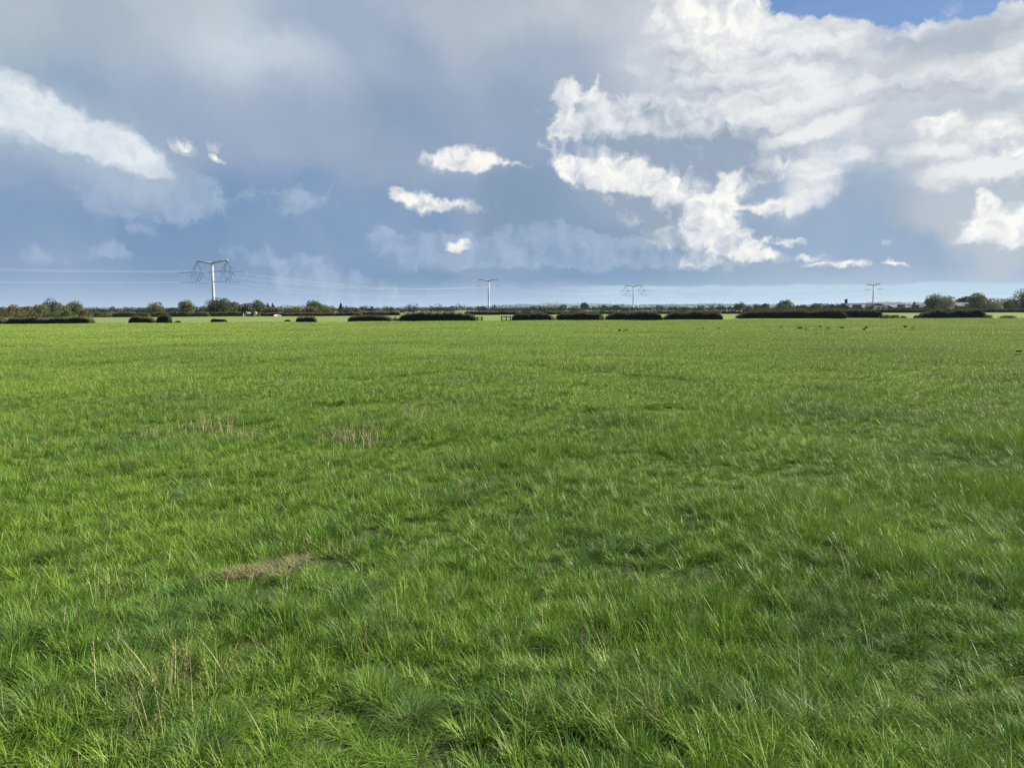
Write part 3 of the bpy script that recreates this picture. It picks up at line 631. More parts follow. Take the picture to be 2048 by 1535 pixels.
# trees and bushes: left thicket
TL = 'bushes of the left thicket'; TM = 'trees under the largest pylon'; TR = 'trees at the right edge'; TC = 'small trees on the skyline'
for a in [
    ('bush', -30, 14, 615, 172, 'dark', 'dark bush cut off by the photo left border', 'bush', 'round', TL),
    ('bush', 6, 48, 610, 176, 'russet', 'brown bush second from the left in the thicket', 'bush', 'round', TL),
    ('bush', 40, 70, 612, 178, 'russet', 'reddish brown bush with flat top in the left thicket', 'bush', 'round', TL),
    ('bush', 60, 100, 610, 174, 'olive', 'olive bush in front of the tallest thicket tree', 'bush', 'round', TL),
    ('tree', 88, 118, 598, 182, 'dark', 'tallest tree of the left thicket with ragged sparse top', 'tree', 'round', TL),
    ('bush', 108, 138, 611, 176, 'olive', 'olive bush between the two thicket trees', 'bush', 'round', TL),
    ('tree', 132, 161, 604, 178, 'green', 'round green tree at the right end of the left thicket', 'tree', 'round', TL),
    ('bush', 152, 186, 619, 172, 'russet', 'low russet bush ending the left thicket', 'bush', 'round', TL),
    ('bush', 20, 80, 620, 165, 'olive', 'low olive bush in front of the left thicket', 'bush', 'round', TL),
    ('bush', 90, 150, 620, 165, 'green', 'low green bush in front of the round thicket tree', 'bush', 'round', TL),
    ('bush', 182, 222, 624, 178, 'green', 'low bright bush just right of the thicket', 'bush', 'round', TL),
    ('tree', 192, 212, 618, 330, 'blue', 'small dark far tree right of the thicket', 'tree', 'round', TC),
    ('tree', 228, 260, 622, 330, 'blue', 'low dark far tree left of the first lone olive tree', 'tree', 'round', TC),
    ('tree', 262, 296, 620, 330, 'blue', 'low dark far tree touching the first lone olive tree', 'tree', 'round', TC),
    ('tree', 290, 327, 606, 200, 'olive', 'first lone olive tree, open branched, left of the largest pylon', 'tree', 'round', TM),
    ('tree', 334, 352, 615, 330, 'blue', 'small dark round tree between the two lone olive trees', 'tree', 'round', TC),
    ('tree', 354, 387, 602, 200, 'olive', 'second lone olive tree, taller, nearest left of the largest pylon', 'tree', 'round', TM),
    ('tree', 384, 404, 619, 330, 'blue', 'low dark tree right of the taller lone olive tree', 'tree', 'round', TC),
    ('bush', 401, 426, 613, 196, 'olive', 'small brownish bush left of the largest pylon foot', 'bush', 'round', TM),
    ('tree', 416, 461, 597, 198, 'dark', 'tallest dark green tree hiding the foot of the largest pylon', 'tree', 'round', TM),
    ('tree', 455, 484, 605, 202, 'green', 'lighter green tree just right of the pylon foot tree', 'tree', 'round', TM),
    ('tree', 478, 510, 607, 204, 'dark', 'dark purplish tree above the grazing cows', 'tree', 'round', TM),
    ('tree', 504, 533, 602, 210, 'dark', 'dark green tree rising over the olive brown bushes', 'tree', 'round', TM),
    ('tree', 530, 541, 607, 215, 'dark', 'small pointed tree top left of its twin', 'tree', 'cone', TM),
    ('tree', 539, 552, 607, 215, 'dark', 'small pointed tree top right of its twin', 'tree', 'cone', TM),
    ('bush', 508, 540, 613, 200, 'olive', 'olive brown bush below the pointed tree tops', 'bush', 'round', TM),
    ('bush', 532, 570, 614, 200, 'russet', 'russet bush right of the cows at the dip in the tree line', 'bush', 'round', TM),
    ('bush', 568, 606, 611, 202, 'russet', 'russet bush just right of the dip in the tree line', 'bush', 'round', TM),
    ('tree', 602, 654, 602, 208, 'green', 'broad yellow-green domed tree above the russet bushes', 'tree', 'round', TM),
    ('bush', 600, 645, 613, 200, 'russet', 'russet bush below the domed green tree', 'bush', 'round', TM),
    ('bush', 640, 676, 613, 204, 'olive', 'olive bush sloping down right of the domed tree', 'bush', 'round', TM),
    ('conifer', 674, 688, 607, 215, 'dark', 'dark narrow conifer spike right of the domed tree', 'tree', 'cone', TM),
    ('bush', 684, 703, 616, 210, 'dark', 'dark bush right of the conifer spike', 'bush', 'round', TM),
    ('bush', 698, 722, 615, 204, 'russet', 'russet bush ending the tree line', 'bush', 'round', TM),
    ('bush', 715, 790, 620, 215, 'olive', 'low olive bush belt right of the tree line', 'bush', 'round', TM),
    ('conifer', 738, 748, 614, 420, 'blue', 'dark pointed far conifer over the low bush belt', 'tree', 'cone', TC),
    ('tree', 812, 832, 618, 420, 'blue', 'low round far tree over the long bushy-topped hedge', 'tree', 'round', TC),
    ('tree', 800, 812, 620, 420, 'blue', 'tiny far tree beside the low round one', 'tree', 'round', TC),
    ('tree', 957, 974, 613, 520, 'blue', 'dark domed far tree just left of the second pylon foot', 'tree', 'round', TC),
    ('tree', 989, 1013, 618.5, 480, 'blue', 'flat dark far tree right of the second pylon foot', 'tree', 'round', TC),
    ('tree', 1011, 1026, 620, 500, 'blue', 'smaller far tree touching the flat dark one', 'tree', 'round', TC),
    ('tree', 1038, 1062, 620, 520, 'blue', 'low far tree above the hedge beginning by the two-post fence', 'tree', 'round', TC),
    ('tree', 1084, 1106, 617, 600, 'blue', 'rounded far tree left of the pair before the tall slim tree', 'tree', 'round', TC),
    ('tree', 1117, 1130, 615, 600, 'blue', 'left far tree of the pair before the tall slim tree', 'tree', 'round', TC),
    ('tree', 1134, 1150, 617, 600, 'blue', 'right far tree of the pair before the tall slim tree', 'tree', 'round', TC),
    ('tree', 1163, 1177, 605, 600, 'blue', 'tall slim far tree with knobbly top between second and third pylons', 'tree', 'round', TC),
    ('tree', 1202, 1218, 611, 620, 'blue', 'left one of two round far trees left of the third pylon', 'tree', 'round', TC),
    ('tree', 1222, 1238, 610, 620, 'blue', 'right one of two round far trees left of the third pylon', 'tree', 'round', TC),
    ('tree', 1240, 1256, 614, 620, 'blue', 'low far tree touching the third pylon mast', 'tree', 'round', TC),
    ('tree', 1290, 1302, 615, 700, 'blue', 'small far tree right of the third pylon', 'tree', 'round', TC),
    ('tree', 1395, 1412, 617, 700, 'blue', 'low far tree above the hedge before the open gap', 'tree', 'round', TC),
    ('tree', 1468, 1491, 605, 420, 'dark', 'dark round tree above the open gap', 'tree', 'round', TC),
    ('tree', 1490, 1504, 611, 430, 'dark', 'small dark tree right of the one above the open gap', 'tree', 'round', TC),
    ('tree', 1506, 1522, 609, 420, 'dark', 'left half of a double-topped dark tree left of the big round tree', 'tree', 'round', TC),
    ('tree', 1519, 1541, 607, 420, 'dark', 'right half of a double-topped dark tree left of the big round tree', 'tree', 'round', TC),
    ('tree', 1549, 1590, 600, 330, 'green', 'big round dark tree standing over the longest hedge', 'tree', 'round', TC),
    ('tree', 1590, 1616, 609, 340, 'dark', 'low bushy tree right of the big round tree', 'tree', 'round', TC),
    ('tree', 1618, 1648, 607, 345, 'olive', 'flat-topped olive tree midway to the farm roofs', 'tree', 'round', TC),
    ('tree', 1655, 1700, 609, 420, 'blue', 'low dark tree left of the farm chimney', 'tree', 'round', TC),
    ('tree', 1822, 1836, 604, 430, 'blue', 'bluish spiky tree left of the two-tone tree', 'tree', 'cone', TC),
    ('tree', 1851, 1884, 589, 262, 'green', 'left dark-footed half of the two-tone tree', 'tree', 'round', TR),
    ('tree', 1876, 1909, 591, 258, 'pale', 'right half of the two-tone tree, its sunlit side coloured pale', 'tree', 'round', TR),  # one tree in two halves; the sunlit side is painted as paler leaves
    ('tree', 1914, 1952, 594, 300, 'blue', 'dark smooth tree sloping up to the spreading tree', 'tree', 'round', TR),
    ('tree', 1938, 1978, 584, 262, 'olive', 'spreading tree with pale lit top at right', 'tree', 'round', TR),
    ('bush', 1972, 2000, 597, 262, 'pale', 'pale bush right of the spreading tree', 'bush', 'round', TR),
    ('bush', 1994, 2030, 598, 266, 'olive', 'olive bush left of the dark tree at the right border', 'bush', 'round', TR),
    ('bush', 1915, 1990, 605, 272, 'dark', 'dark low bush below the spreading tree', 'bush', 'round', TR),
    ('bush', 1975, 2040, 606, 280, 'dark', 'dark low bush under the pale bush near the border', 'bush', 'round', TR),
    ('tree', 2027, 2092, 577, 250, 'dark', 'large dark tree cut off by the photo right border', 'tree', 'round', TR),
]:
    k, x0, x1, yt, Yd, lf, lb, ct, sh, gr = a
    if sh == 'round' and (k == 'bush' or gr in (TL, TM) and 'lone' not in lb): sh = 'full'
    tree(k, x0, x1, yt, Yd, lf, lb, ct, sh, gr, trunk=(k != 'bush'))

# pale plants in the hedge gaps and weed clumps
def clump(name, px, py, wpx, hpx, leaf, label, cat, grp=None, Yd=None, spiky=False):
    g = gnd(px, py) if Yd is None else at(px, py, Yd); k = g.y / F_PX; wd, H = wpx * k, hpx * k
    n = int(max(140, min(1400, 12 * wd * H / (.09 * .09)))); n1 = n
    if spiky:
        q = blades(rng.normal(0, wd * .22, (n1, 2)), rng.uniform(0, 6.28, n1), np.abs(rng.normal(.15, .25, n1)), H * rng.uniform(.4, 1.1, n1), np.full(n1, k * 1.0), np.abs(rng.normal(.4, .3, n1)), rng.random(n1), 3)
        me = mesh_np(name, q[0], q[1], q[2], q[3], False, q[4])
    else:
        P_ = crown_pts(wd, wd * .8, 0, H, n, 7); P_ = np.concatenate([P_, rng.uniform(-.5, .5, (n, 3)) * (wd, wd * .3, H * .6) + (0, 0, H * .35)]); me = leaf_mesh(name, P_, max(.05, k * 1.1))
    o = link(name, me, LEAF[leaf], None, (g.x, g.y, gzf(g.x, g.y))); tag(o, label, cat, grp); return o
clump('bush', 792, 642.5, 14, 9, 'pale', 'small cream-leaved bush in the gap between two dark hedges', 'bush')
clump('sapling', 781, 642.5, 3, 10, 'pale', 'thin pale sapling at the hedge end left of the cream bush', 'plant', None, None, True)
GP = 'weeds in the hedge gaps'
for px, py, wp, hp, lf, lb in [
    (1108, 641, 8, 7, 'pale', 'dry pale weeds between the two hedges right of the rail fence'),
    (1204, 640.5, 7, 9, 'weed', 'yellow weeds between the hedges left of the third pylon'),
    (1326, 639, 7, 6, 'pale', 'dry weeds between the hedges right of the third pylon'),
    (1680, 637, 6, 6, 'pale', 'small pale weed at the joint of the longest hedge'),
    (1773, 636, 14, 8, 'weed', 'leftmost weed clump in the gap below the farm'),
    (1790, 636, 14, 8, 'weed', 'second weed clump in the gap below the farm'),
    (1806, 636, 10, 6, 'weed', 'low third weed clump in the gap below the farm'),
    (1832, 636, 10, 6, 'clump', 'dark green weed clump at the left foot of the hedge with gaps on both sides'),
    (1976, 636, 12, 8, 'weed', 'yellow-green weed clump at the last hedge right end'),
    (2015, 636, 22, 6, 'weed', 'low weed clump near the right border'),
    (355, 646, 14, 4, 'clump', 'low dark weed clump right of the small round dark bush'),
    (575, 644, 12, 4, 'clump', 'low dark weed clump left of the lone domed hedge remnant'),
    (15, 647, 10, 8, 'pale', 'pale dry weeds between the two leftmost hedges')]:
    clump('weed_clump', px, py, wp, hp, lf, lb, 'weeds', GP, None, lf != 'clump')
GD = 'dark tufts out in the field'
for px, py, wp, hp, lb in [
    (1239, 661, 5, 4.5, 'left one of two dark tufts close together in mid field'), (1251, 661, 12, 4, 'right, wider one of two dark tufts close together in mid field'),
    (1396, 659.5, 6, 2.5, 'small dark tuft below the open gap'), (1406, 658, 5, 3, 'small dark tuft just right of the one below the open gap'),
    (1438, 657.5, 4, 3.5, 'narrow dark tuft right of the open gap'), (1562, 656, 6, 2.5, 'low tuft left of the dark tuft below the big round tree'),
    (1600, 657.5, 10, 5, 'dark tuft in the field below the big round tree'), (1612, 658.5, 6, 3, 'low tuft touching the dark tuft below the big round tree'),
    (1640, 655, 5, 3, 'small tuft midway along the row of tufts'), (1656, 658, 12, 3, 'wide flat tuft along the row of tufts'),
    (1684, 656, 10, 3, 'flat tuft below the hedge joint with the pale weed'), (1728, 658.5, 6, 4.5, 'dark round tuft below the farm roofs'),
    (1733, 655.5, 5, 3.5, 'upper small tuft behind the dark round one below the farm roofs'), (1810, 655, 6, 4.5, 'pointed tuft below the weed gap'),
    (1825, 657.5, 9, 3, 'flat tuft right of the pointed tuft'), (2037, 709, 14, 4, 'dark tuft near the right border of the field')]:
    clump('grass_tuft', px, py, wp, hp, 'clump', lb, 'grass tuft', GD)

# ------------------------------------------------------------------ rail fence remains
M_WOOD = mat('old_fence_wood', (.035, .03, .022), .9, .1, var=(.07, .06, .045), vscale=6)
def fence(name, xs_, ybase, hpx, label, rails):
    g = [gnd(x, ybase) for x in xs_]; k = g[0].y / F_PX; H = hpx * k; o = g[0]
    root = empty(name, (o.x, o.y, gzf(o.x, o.y))); tag(root, label, 'fence')
    for p in g:
        d = p - o; mb = MB(); mb.tube([(d.x, d.y, -.1), (d.x, d.y, H * .97), (d.x, d.y, H)], [.085, .08, .05], 7); mb.build('post', M_WOOD, root)
    e = g[-1] - o
    for f in rails:
        mb = MB(); mb.box(((e.x) / 2, e.y / 2 - .09, H * f), (abs(e.x) + .3, .05, .11), math.atan2(e.y, e.x)); mb.build('rail', M_WOOD, root)
fence('rail_fence', (948, 955, 964), 642, 8.5, 'dark wooden rail fence end left of the gap by the second pylon', (.82, .35))
fence('rail_fence', (1003.5, 1012.5, 1021), 641.8, 9.5, 'dark two-post rail fence right of the gap by the second pylon', (.86, .14))

# ------------------------------------------------------------------ grazing cattle
def cowmat(name, a, b, th):
    m = mat(name, a, .8, .2); h = NT(m.node_tree); p = m.node_tree.nodes['Principled BSDF']; t = h.new('ShaderNodeTexCoord')
    n = h.noise(t.outputs['Object'], 1.3, 2, .5, .4); h.put(p.inputs['Base Color'], h.mix(h.mr(n, th - .01, th + .01), (*a, 1), (*b, 1))); return m
def skinned(name, verts, edges, radii, material, parent):
    me = bpy.data.meshes.new(name); me.from_pydata(verts, edges, []); o = link(name, me, material, parent)
    o.modifiers.new('skin', 'SKIN'); sv = me.skin_vertices[0].data
    for i, r in enumerate(radii): sv[i].radius = (r, r) if isinstance(r, float) else r; sv[i].use_root = (i == 0)
    s = o.modifiers.new('sub', 'SUBSURF'); s.levels = s.render_levels = 2
    return o
def cow(px, py, Yd, rz, m, label, lying=False, sc=.85):
    g = at(px, py, Yd); root = empty('cow', (g.x, g.y, gzf(g.x, g.y)), rz); tag(root, label, 'cow', 'cattle in the second field')
    dz = -.72 if lying else 0
    v = [(-.7, 0, 1.12), (-.2, 0, 1.08), (.35, 0, 1.08), (.72, 0, 1.08)]; e = [(0, 1), (1, 2), (2, 3)]; r = [(.27, .30), (.30, .36), (.29, .36), (.24, .29)]
    if not lying:
        v += [(1.0, 0, .95), (1.22, 0, .62), (1.30, 0, .34), (1.42, 0, .14)]; r += [.17, .13, .12, .08]; e += [(3, 4), (4, 5), (5, 6), (6, 7)]
    else:
        v += [(.98, 0, 1.25), (1.15, 0, 1.45), (1.35, 0, 1.42), (1.5, 0, 1.35)]; r += [.17, .14, .11, .08]; e += [(3, 4), (4, 5), (5, 6), (6, 7)]
    for (bx, hind) in ((-.68, 1), (.62, 0)):
        for sy in (-.17, .17):
            b = len(v)
            if lying: pts = [(bx, sy * 1.5, .95), (bx + .25, sy * 1.9, .82), (bx + .5, sy * 1.9, .80)]
            elif hind: pts = [(bx + .04, sy, .86), (bx - .10, sy, .48), (bx + .0, sy, .03)]
            else: pts = [(bx, sy, .80), (bx + .02, sy, .42), (bx, sy, .03)]
            v += pts; r += [.13, .065, .055]; e += [(0 if hind else 3, b), (b, b + 1), (b + 1, b + 2)]
    b = len(v); v += [(-.98, 0, 1.05), (-1.03, 0, .55)]; r += [.04, .035]; e += [(0, b), (b, b + 1)]
    hb = v[5]; 
    for s in (-1, 1):
        b = len(v); v += [(hb[0] - .02, .2 * s, hb[2] + .05)]; r += [.045]; e += [(5, b)]
    v = [(x, y, z + dz) for x, y, z in v]
    skinned('body', v, e, r, m, root); root.scale = (sc, sc, sc)
M_COW1 = cowmat('black_and_white_hide', (.015, .014, .013), (.60, .58, .53), .47); M_COW2 = cowmat('white_hide_with_dark_marks', (.02, .018, .016), (.62, .60, .55), .44); M_COW3 = mat('cream_hide', (.5, .48, .41), .8, .2)
cow(495, 634, 184, R(232), M_COW1, 'left black and white cow grazing in front of the far hedge')
cow(511, 634, 184, R(125), M_COW2, 'mostly white cow grazing right beside the black and white one')
cow(550, 634, 184, R(75), M_COW3, 'pale cow lying alone right of the two grazing cows', True, .6)
cow(558, 634, 186, R(200), M_COW3, 'cream cow lying just right of the lone pale cow', True, .6)

# ------------------------------------------------------------------ pylons
M_MAST = mat('white_painted_steel', (.42, .43, .43), .5, .3, var=(.35, .36, .36), vscale=.4)
M_INS = mat('dark_insulator', (.05, .065, .09), .5, .4); M_FIT = mat('galvanised_fitting', (.55, .58, .62), .4, .5, .4)
M_WIRE = mat('aluminium_cable', (.48, .52, .58), .5, .4)
def pylon(px, pyc, arm, din, dout, tension, label):
    """single mast, shallow V arms, diamond of insulators under each tip"""
    Yd = 31.7 * F_PX / ((618.0 - (px - 1024) * math.tan(ROLL)) - pyc); c = at(px, pyc, Yd); base = Vector((c.x, c.y, 0)); u = Vector((arm[0], arm[1], 0)); L = u.length; u.normalize()
    root = empty('pylon', base); tag(root, label, 'pylon', 'T-shaped pylons across the fields')
    zc = c.z; mb = MB(); mb.tube([(0, 0, -.3), (0, 0, .35), (0, 0, .36), (0, 0, zc * .5), (0, 0, zc - 1.2)], [1.5, 1.5, 1.08, .94, .80], 24); mb.build('mast', M_MAST, root, True)
    pts = {}
    mb = MB(); mb.tube([(0, 0, zc - 1.2), (0, 0, zc - .4), (0, 0, zc + .35)], [.80, .84, .58], 20); mb.build('arm_joint', M_MAST, root, True)
    for s in (-1, 1):
        tip = u * (s * L) + Vector((0, 0, zc + 1.55)); a0 = Vector((0, 0, zc - .25)) + u * (s * .3)
        mb = MB(); mb.tube([a0, a0.lerp(tip, .5), tip], [.78, .64, .5], 16); ar = mb.build('arm', M_MAST, root, True)
        mb = MB(); mb.tube([tip - u * s * .15, tip + u * s * .35], [.60, .58], 16); mb.build('end_cap', M_MAST, ar, True)
        top = tip - Vector((0, 0, .45)); A = top + u * 4.3 + Vector((0, 0, -6.9)); B = top - u * 4.3 + Vector((0, 0, -6.9)); D = top + Vector((0, 0, -13.6))
        pts[s] = (A, B, D)
        def rod(p, q, r=.11, nm='insulator', m=M_INS):
            mb = MB(); mb.tube([p, q], r, 7); return mb.build(nm, m, root)
        if tension:
            dd = [(-din.normalized()) * .9, dout.normalized() * .9]
            for k, d in enumerate(dd):
                A2, B2, D2 = A + d, B + d, D + d
                for p, q in ((top, A2), (top, B2), (A2, D2), (B2, D2)): rod(p, q, .13)
                for p in (A2, B2, D2): rod(p, p + d * 10.0 + Vector((0, 0, -.4)), .19, 'tension_string')
            for p, sg in ((A, 1), (B, -1)):
                rod(p, p + u * sg * 2.6 + Vector((0, 0, -4.6)), .09, 'jumper_support')
        else:
            for p, q in ((top, A), (top, B), (A, D), (B, D)): rod(p, q, .06)
            rod(A - u * .6, B + u * .6, .19, 'spacer_bar')
        for p in (A, B, D):
            mb = MB(); mb.tube([p - Vector((0, 0, .3)), p + Vector((0, 0, .3))], .28, 8); mb.build('fitting', M_FIT, root)
    P6 = {(s, k): base + pts[s][k] for s in (-1, 1) for k in range(3)}
    return base, P6
b1 = Vector((-200, 512, 0)); b2 = Vector((-25.6, 846, 0)); b3 = Vector((172, 1084, 0)); b4 = Vector((500, 1062, 0)); b0 = Vector((-452, 270, 0)); b5 = Vector((830, 1000, 0))
PY = [pylon(424.2, 525.5, (12.3, -6.0), b1 - b0, b2 - b1, True, 'largest and nearest T-shaped pylon with double diamond insulators, at left'),
      pylon(977.3, 561, (11, -7), b2 - b1, b3 - b2, False, 'second white pylon, standing left of the middle gap'),
      pylon(1267, 572.3, (10, -8), b3 - b2, b4 - b3, True, 'third pylon with zigzag insulators right of the middle'),
      pylon(1747.5, 569.8, (3.6, -11.5), b4 - b3, b5 - b4, False, 'last thin grey pylon standing behind the farm roofs')]
def span(Pa, Pb, sag, where):
    for (s, k) in Pa:
        p, q = Pa[(s, k)], Pb[(s, k)]; N = 28; pts = []
        for i in range(N + 1):
            t = i / N; v = p.lerp(q, t); v.z -= sag * 4 * t * (1 - t); pts.append(v)
        o = pts[0]; mb = MB(); mb.tube([v - o for v in pts], .027, 5); w_ = mb.build('overhead_cable', M_WIRE, None, False, o)
        tag(w_, ('lower ' if k == 2 else 'upper ') + 'overhead cable ' + where, 'cable', ('lower ' if k == 2 else 'upper ') + 'cables ' + where)
off = b0 - b1
span({k: v + off for k, v in PY[0][1].items()}, PY[0][1], 3.0, 'from the left border to the largest pylon')
span(PY[0][1], PY[1][1], 7.0, 'sagging from the largest pylon to the second pylon')
span(PY[1][1], PY[2][1], 7.0, 'sagging between the second and third pylons')
span(PY[2][1], PY[3][1], 7.0, 'sagging between the third and last pylons')
off = b5 - b4
span(PY[3][1], {k: v + off for k, v in PY[3][1].items()}, 7.0, 'leaving the last pylon towards the right border')

# ------------------------------------------------------------------ farm buildings
M_ROOF = mat('dark_sheet_roof', (.055, .05, .05), .7, .3, var=(.085, .075, .07), vscale=.6); M_ROOFP = mat('pale_sheet_roof', (.24, .23, .22), .6, .3, var=(.18, .17, .165), vscale=.6)
M_WALLD = mat('dark_boarded_wall', (.06, .05, .045), .9, .1, var=(.09, .075, .06), vscale=2); M_WALLL = mat('cream_wall', (.55, .52, .45), .8, .2); M_DOOR = mat('barn_door_paint', (.03, .045, .04), .6, .3); M_CREAM = mat('caravan_body', (.38, .38, .34), .5, .4); M_GLASS = mat('dark_window_glass', (.02, .025, .03), .1, .6)
def barn(x0, x1, yr, ye, Yd, D, label, roof=M_ROOF, wall=M_WALLD, chimney=False, rz=0, name='barn', cat='barn', gable=False):
    a, b = at(x0, yr, Yd), at(x1, yr, Yd); cx = (a.x + b.x) / 2; L = b.x - a.x; zr = a.z; ze = at((x0 + x1) / 2, ye, Yd).z
    root = empty(name, (cx, Yd + D / 2, 0), rz); tag(root, label, cat, 'farm buildings on the skyline')
    if gable: L, D = D, L
    mb = MB(); h = L / 2 - .15; e = D / 2 - .15
    mb.add([(-h, -e, -.2), (h, -e, -.2), (h, e, -.2), (-h, e, -.2), (-h, -e, ze), (h, -e, ze), (h, e, ze), (-h, e, ze), (-h, 0, zr - .1), (h, 0, zr - .1)],
           [(0, 1, 5, 4), (1, 2, 6, 9, 5), (2, 3, 7, 6), (3, 0, 4, 8, 7), (0, 3, 2, 1)])
    wl = mb.build('wall', wall, root)
    if gable: root.rotation_euler.z = rz + R(90)
    mb = MB(); h = L / 2 + .2; e = D / 2 + .35; t = .12; k = .4 * (zr - ze) / max(.1, D / 2)
    for s in (-1, 1):
        mb.add([(-h, 0, zr), (h, 0, zr), (h, s * e, ze - k), (-h, s * e, ze - k), (-h, 0, zr + t), (h, 0, zr + t), (h, s * e, ze - k + t), (-h, s * e, ze - k + t)],
               [(0, 1, 2, 3), (4, 7, 6, 5), (0, 4, 5, 1), (3, 2, 6, 7), (0, 3, 7, 4), (1, 5, 6, 2)])
    rf = mb.build('roof', roof, root)
    if chimney:
        mb = MB(); mb.box((-L / 2 + .8, 0, zr + .5), (.8, .8, 2.2)); mb.box((-L / 2 + .8, 0, zr + 1.65), (.95, .95, .12)); mb.build('chimney', M_WALLD, rf)
    mb = MB(); mb.box((0, -D / 2 + .10, 1.4) if not gable else (-L / 2 + .1, 0, 1.4), (3.2, .1, 2.8) if not gable else (.1, 3.2, 2.8)); mb.build('door', M_DOOR, root)
    return root
barn(1698, 1775, 606.5, 613, 300, 9, 'long dark farm roof with a chimney at its left end', chimney=True, name='farmhouse', cat='farmhouse')
barn(1711, 1737, 609, 614.5, 285, 7, 'small shed with pale sloping roof in front of the long dark roof', roof=M_ROOFP, rz=R(-28), name='shed', cat='shed')
barn(1727, 1785, 607.5, 617, 290, 14, 'broad dark gable-fronted barn at the last pylon foot', gable=True)
barn(1787, 1818, 610, 614.5, 310, 9, 'barn with pale grey roof right of the gable-fronted barn', roof=M_ROOFP)
barn(1812, 1850, 609.5, 615, 330, 9, 'low dark farm roof left of the two-tone tree')
barn(1917, 1962, 605, 612, 285, 9, 'grey barn half hidden under the spreading tree', roof=mat('weathered_roof', (.16, .15, .15), .8, .2))
barn(2002, 2040, 603, 609, 292, 10, 'grey barn behind bushes near the right border', roof=mat('weathered_roof', (.14, .135, .13), .8, .2))
g = at(1761, 619.5, 262); root = empty('caravan', (g.x, g.y, 0)); tag(root, 'pale caravan showing over the hedge below the gable-fronted barn', 'caravan')
mb = MB(); prof = [(-1.9, .5), (-2.1, 1.0), (-1.8, 2.15), (-1.4, 2.35), (1.5, 2.35), (1.9, 2.1), (2.1, 1.1), (1.9, .5)]; n = len(prof)
mb.add([(x, y, z) for y in (-1.05, 1.05) for x, z in prof], [tuple(range(n)), tuple(range(2 * n - 1, n - 1, -1))] + [(i, i + n, (i + 1) % n + n, (i + 1) % n) for i in range(n)]); mb.build('body', M_CREAM, root)
for x in (-1.1, .4): mb = MB(); mb.box((x, -1.055, 1.55), (1.0, .05, .5)); mb.build('window', M_GLASS, root)
mb = MB(); mb.tube([(0, -1.07, .33), (0, -.85, .33)], .33, 14); mb.build('wheel', M_GLASS, root)

# ------------------------------------------------------------------ hills, far woods and villages
def hz(x, y):
    r = np.hypot(x, y); a = np.degrees(np.arctan2(x, y))
    A = 10 + 14 * np.clip((a + 12) / 22, 0, 1) + 5 * np.sin(a * .21 + 1) + 3 * np.sin(a * .55) + 1.5 * np.sin(a * 1.7 + 2)
    f = np.clip((r - 2200) / 4800, 0, 1) ** 1.3
    lump = 4.0 * wav(x, y, 2600) + 2.2 * wav(x, y, 1100, 5)
    fall = np.clip((9800 - r) / 1500, 0, 1)
    return (f * A * 1.75 + lump * np.clip((r - 2200) / 1500, 0, 1)) * fall - 1.5
aa = np.radians(np.linspace(-70, 70, 281)); rr = np.geomspace(2100, 10500, 70); Aa, Rr = np.meshgrid(aa, rr); X = Rr * np.sin(Aa); Y = Rr * np.cos(Aa)
V = np.stack([X, Y, hz(X, Y)], -1).reshape(-1, 3); nx = len(aa); I = (np.arange(len(rr) - 1)[:, None] * nx + np.arange(nx - 1)[None]).ravel(); F = np.stack([I, I + 1, I + nx + 1, I + nx], 1)
m = bpy.data.materials.new('hill_fields'); m.use_nodes = True; h = NT(m.node_tree); p = m.node_tree.nodes['Principled BSDF']; p.inputs['Roughness'].default_value = .95; p.inputs['Specular IOR Level'].default_value = .1
g = h.new('ShaderNodeNewGeometry'); pos = g.outputs['Position']; vo = h.new('ShaderNodeTexVoronoi'); h.l.new(pos, vo.inputs['Vector']); vo.inputs['Scale'].default_value = .0045
s3 = h.new('ShaderNodeSeparateColor'); h.l.new(vo.outputs['Color'], s3.inputs[0]); c = h.mix(s3.outputs[0], (.09, .15, .05, 1), (.30, .29, .17, 1)); c = h.mix(h.mr(s3.outputs[1], .45, .5), c, (.05, .08, .04, 1))
h.l.new(h.mix(h.mr(h.noise(pos, .006, 4, .7), .5, .6), c, (.05, .08, .04, 1)), p.inputs['Base Color'])
tag(link('hills', mesh_np('hills', V, F.ravel(), np.arange(len(F)) * 4, np.full(len(F), 4), True), m), kind='structure')
P_ = []
def clumps(n, r0, r1, on_hill, hgt):
    for _ in range(n):
        r = math.exp(random.uniform(math.log(r0), math.log(r1))); a = R(random.uniform(-42, 42)); row = random.random() < .55
        x, y = r * math.sin(a), r * math.cos(a); z = float(hz(x, y)) if on_hill else 0; k = r / 767
        ln = random.uniform(6, 40) * (r / 2000 + .5) if row else random.uniform(3, 7) ; hh = hgt * random.uniform(.35, .6 if row else 1.0)
        m_ = int(max(12, min(160, ln * hh / (k * k) * 5)))
        P_.append((np.stack([x + rng.uniform(-.5, .5, m_) * ln, y + rng.uniform(-.3, .3, m_) * hh, z + hh * np.sqrt(rng.uniform(.0, 1, m_)) * rng.uniform(.6, 1, m_)], 1), k))
clumps(560, 450, 2200, False, 5.5); clumps(150, 262, 440, False, 4.2); clumps(1700, 2300, 8500, True, 9.0)
fw = join([(lambda me: me)(None)]) if False else None
Cs = np.concatenate([q[0] for q in P_]); Ks = np.concatenate([np.full(len(q[0]), q[1]) for q in P_])
tag(link('woodland', leaf_mesh('woodland', Cs, Ks * .9), LEAF['blue']), 'distant hedgerow trees and woods fading across the plain and hills', 'woodland', kind='stuff')
GH = 'pale houses far away on the plain'
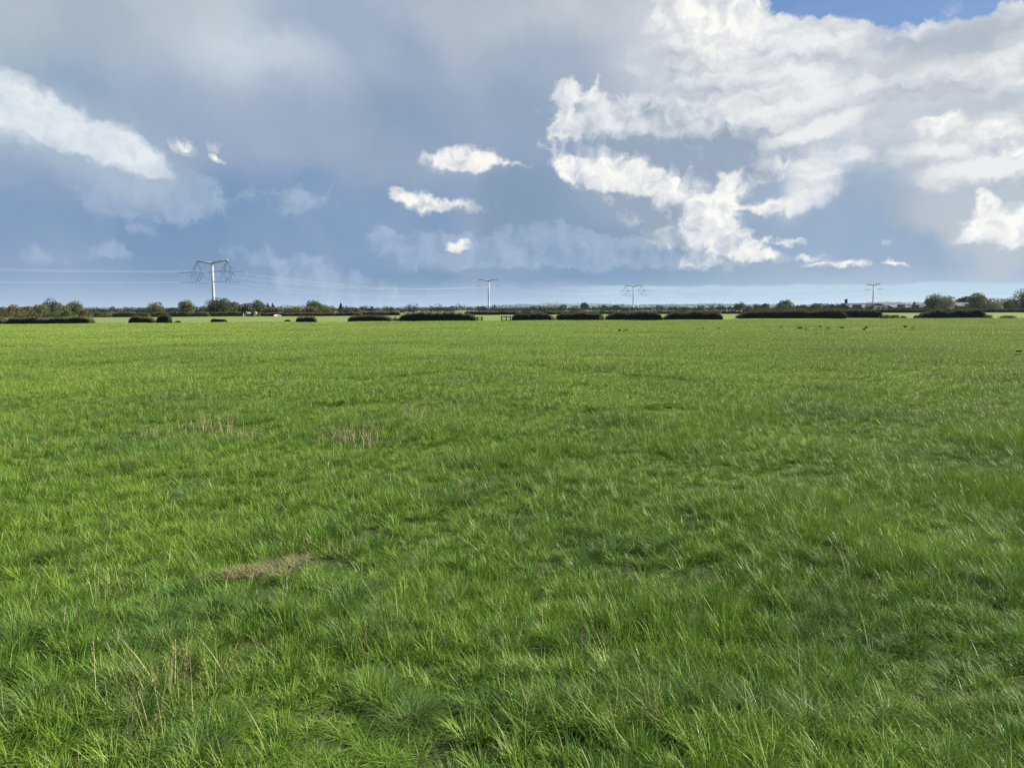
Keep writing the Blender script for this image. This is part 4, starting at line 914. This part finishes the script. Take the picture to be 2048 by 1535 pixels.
for px, Yd, wpx, hpx, lb in [(1105, 1800, 7, 4, 'tiny pale house right of the second pylon on the far plain'), (1330, 2000, 10, 4, 'wide pale house right of the third pylon on the far plain'), (1345, 2300, 6, 4, 'narrow pale house beside the wide one right of the third pylon'),
                             (873, 1500, 6, 3, 'tiny pale house over the long bushy-topped hedge'), (1085, 2100, 5, 4, 'smallest pale house between second pylon and tall slim tree'), (1410, 2000, 7, 4, 'pale house left of the tree above the open gap')]:
    hor = 618 - (px - 1024) * math.tan(ROLL); g = at(px, hor + 1, Yd); k = Yd / F_PX; ww, hh = wpx * k, hpx * k
    root = empty('house', (g.x, Yd, 0)); tag(root, lb, 'house', GH); mb = MB(); mb.box((0, 0, hh * .45), (ww, ww * .6, hh * .9)); mb.build('wall', M_WALLL, root)
    mb = MB(); x, y = ww / 2 + .2, ww * .3 + .2; z0 = hh * .9 + .01; mb.add([(-x, -y, z0), (x, -y, z0), (x, y, z0), (-x, y, z0), (-x * .9, 0, hh * 1.5), (x * .9, 0, hh * 1.5)], [(0, 1, 5, 4), (2, 3, 4, 5), (1, 2, 5), (3, 0, 4), (3, 2, 1, 0)]); mb.build('roof', M_ROOF, root)

# ------------------------------------------------------------------ haze
mb = MB(); mb.box((0, 5620, 38), (23600, 12300, 80))
hm = bpy.data.materials.new('haze'); hm.use_nodes = True; h = NT(hm.node_tree); h.n.clear()
o_ = h.new('ShaderNodeOutputMaterial'); pv = h.new('ShaderNodeVolumePrincipled'); pv.inputs['Color'].default_value = (.68, .83, 1.0, 1); pv.inputs['Density'].default_value = 8e-5; pv.inputs['Anisotropy'].default_value = .2
h.l.new(pv.outputs[0], o_.inputs['Volume']); tag(mb.build('haze', hm), 'thin bluish air between the camera and the hills', 'haze', kind='stuff')

cy = S.cycles
cy.max_bounces = 6; cy.diffuse_bounces = 3; cy.glossy_bounces = 2; cy.transmission_bounces = 4; cy.transparent_max_bounces = 6; cy.volume_bounces = 0
cy.caustics_reflective = False; cy.caustics_refractive = False
cy.use_denoising = True; cy.denoiser = 'OPENIMAGEDENOISE'; cy.denoising_input_passes = 'RGB_ALBEDO_NORMAL'; cy.denoising_prefilter = 'NONE'
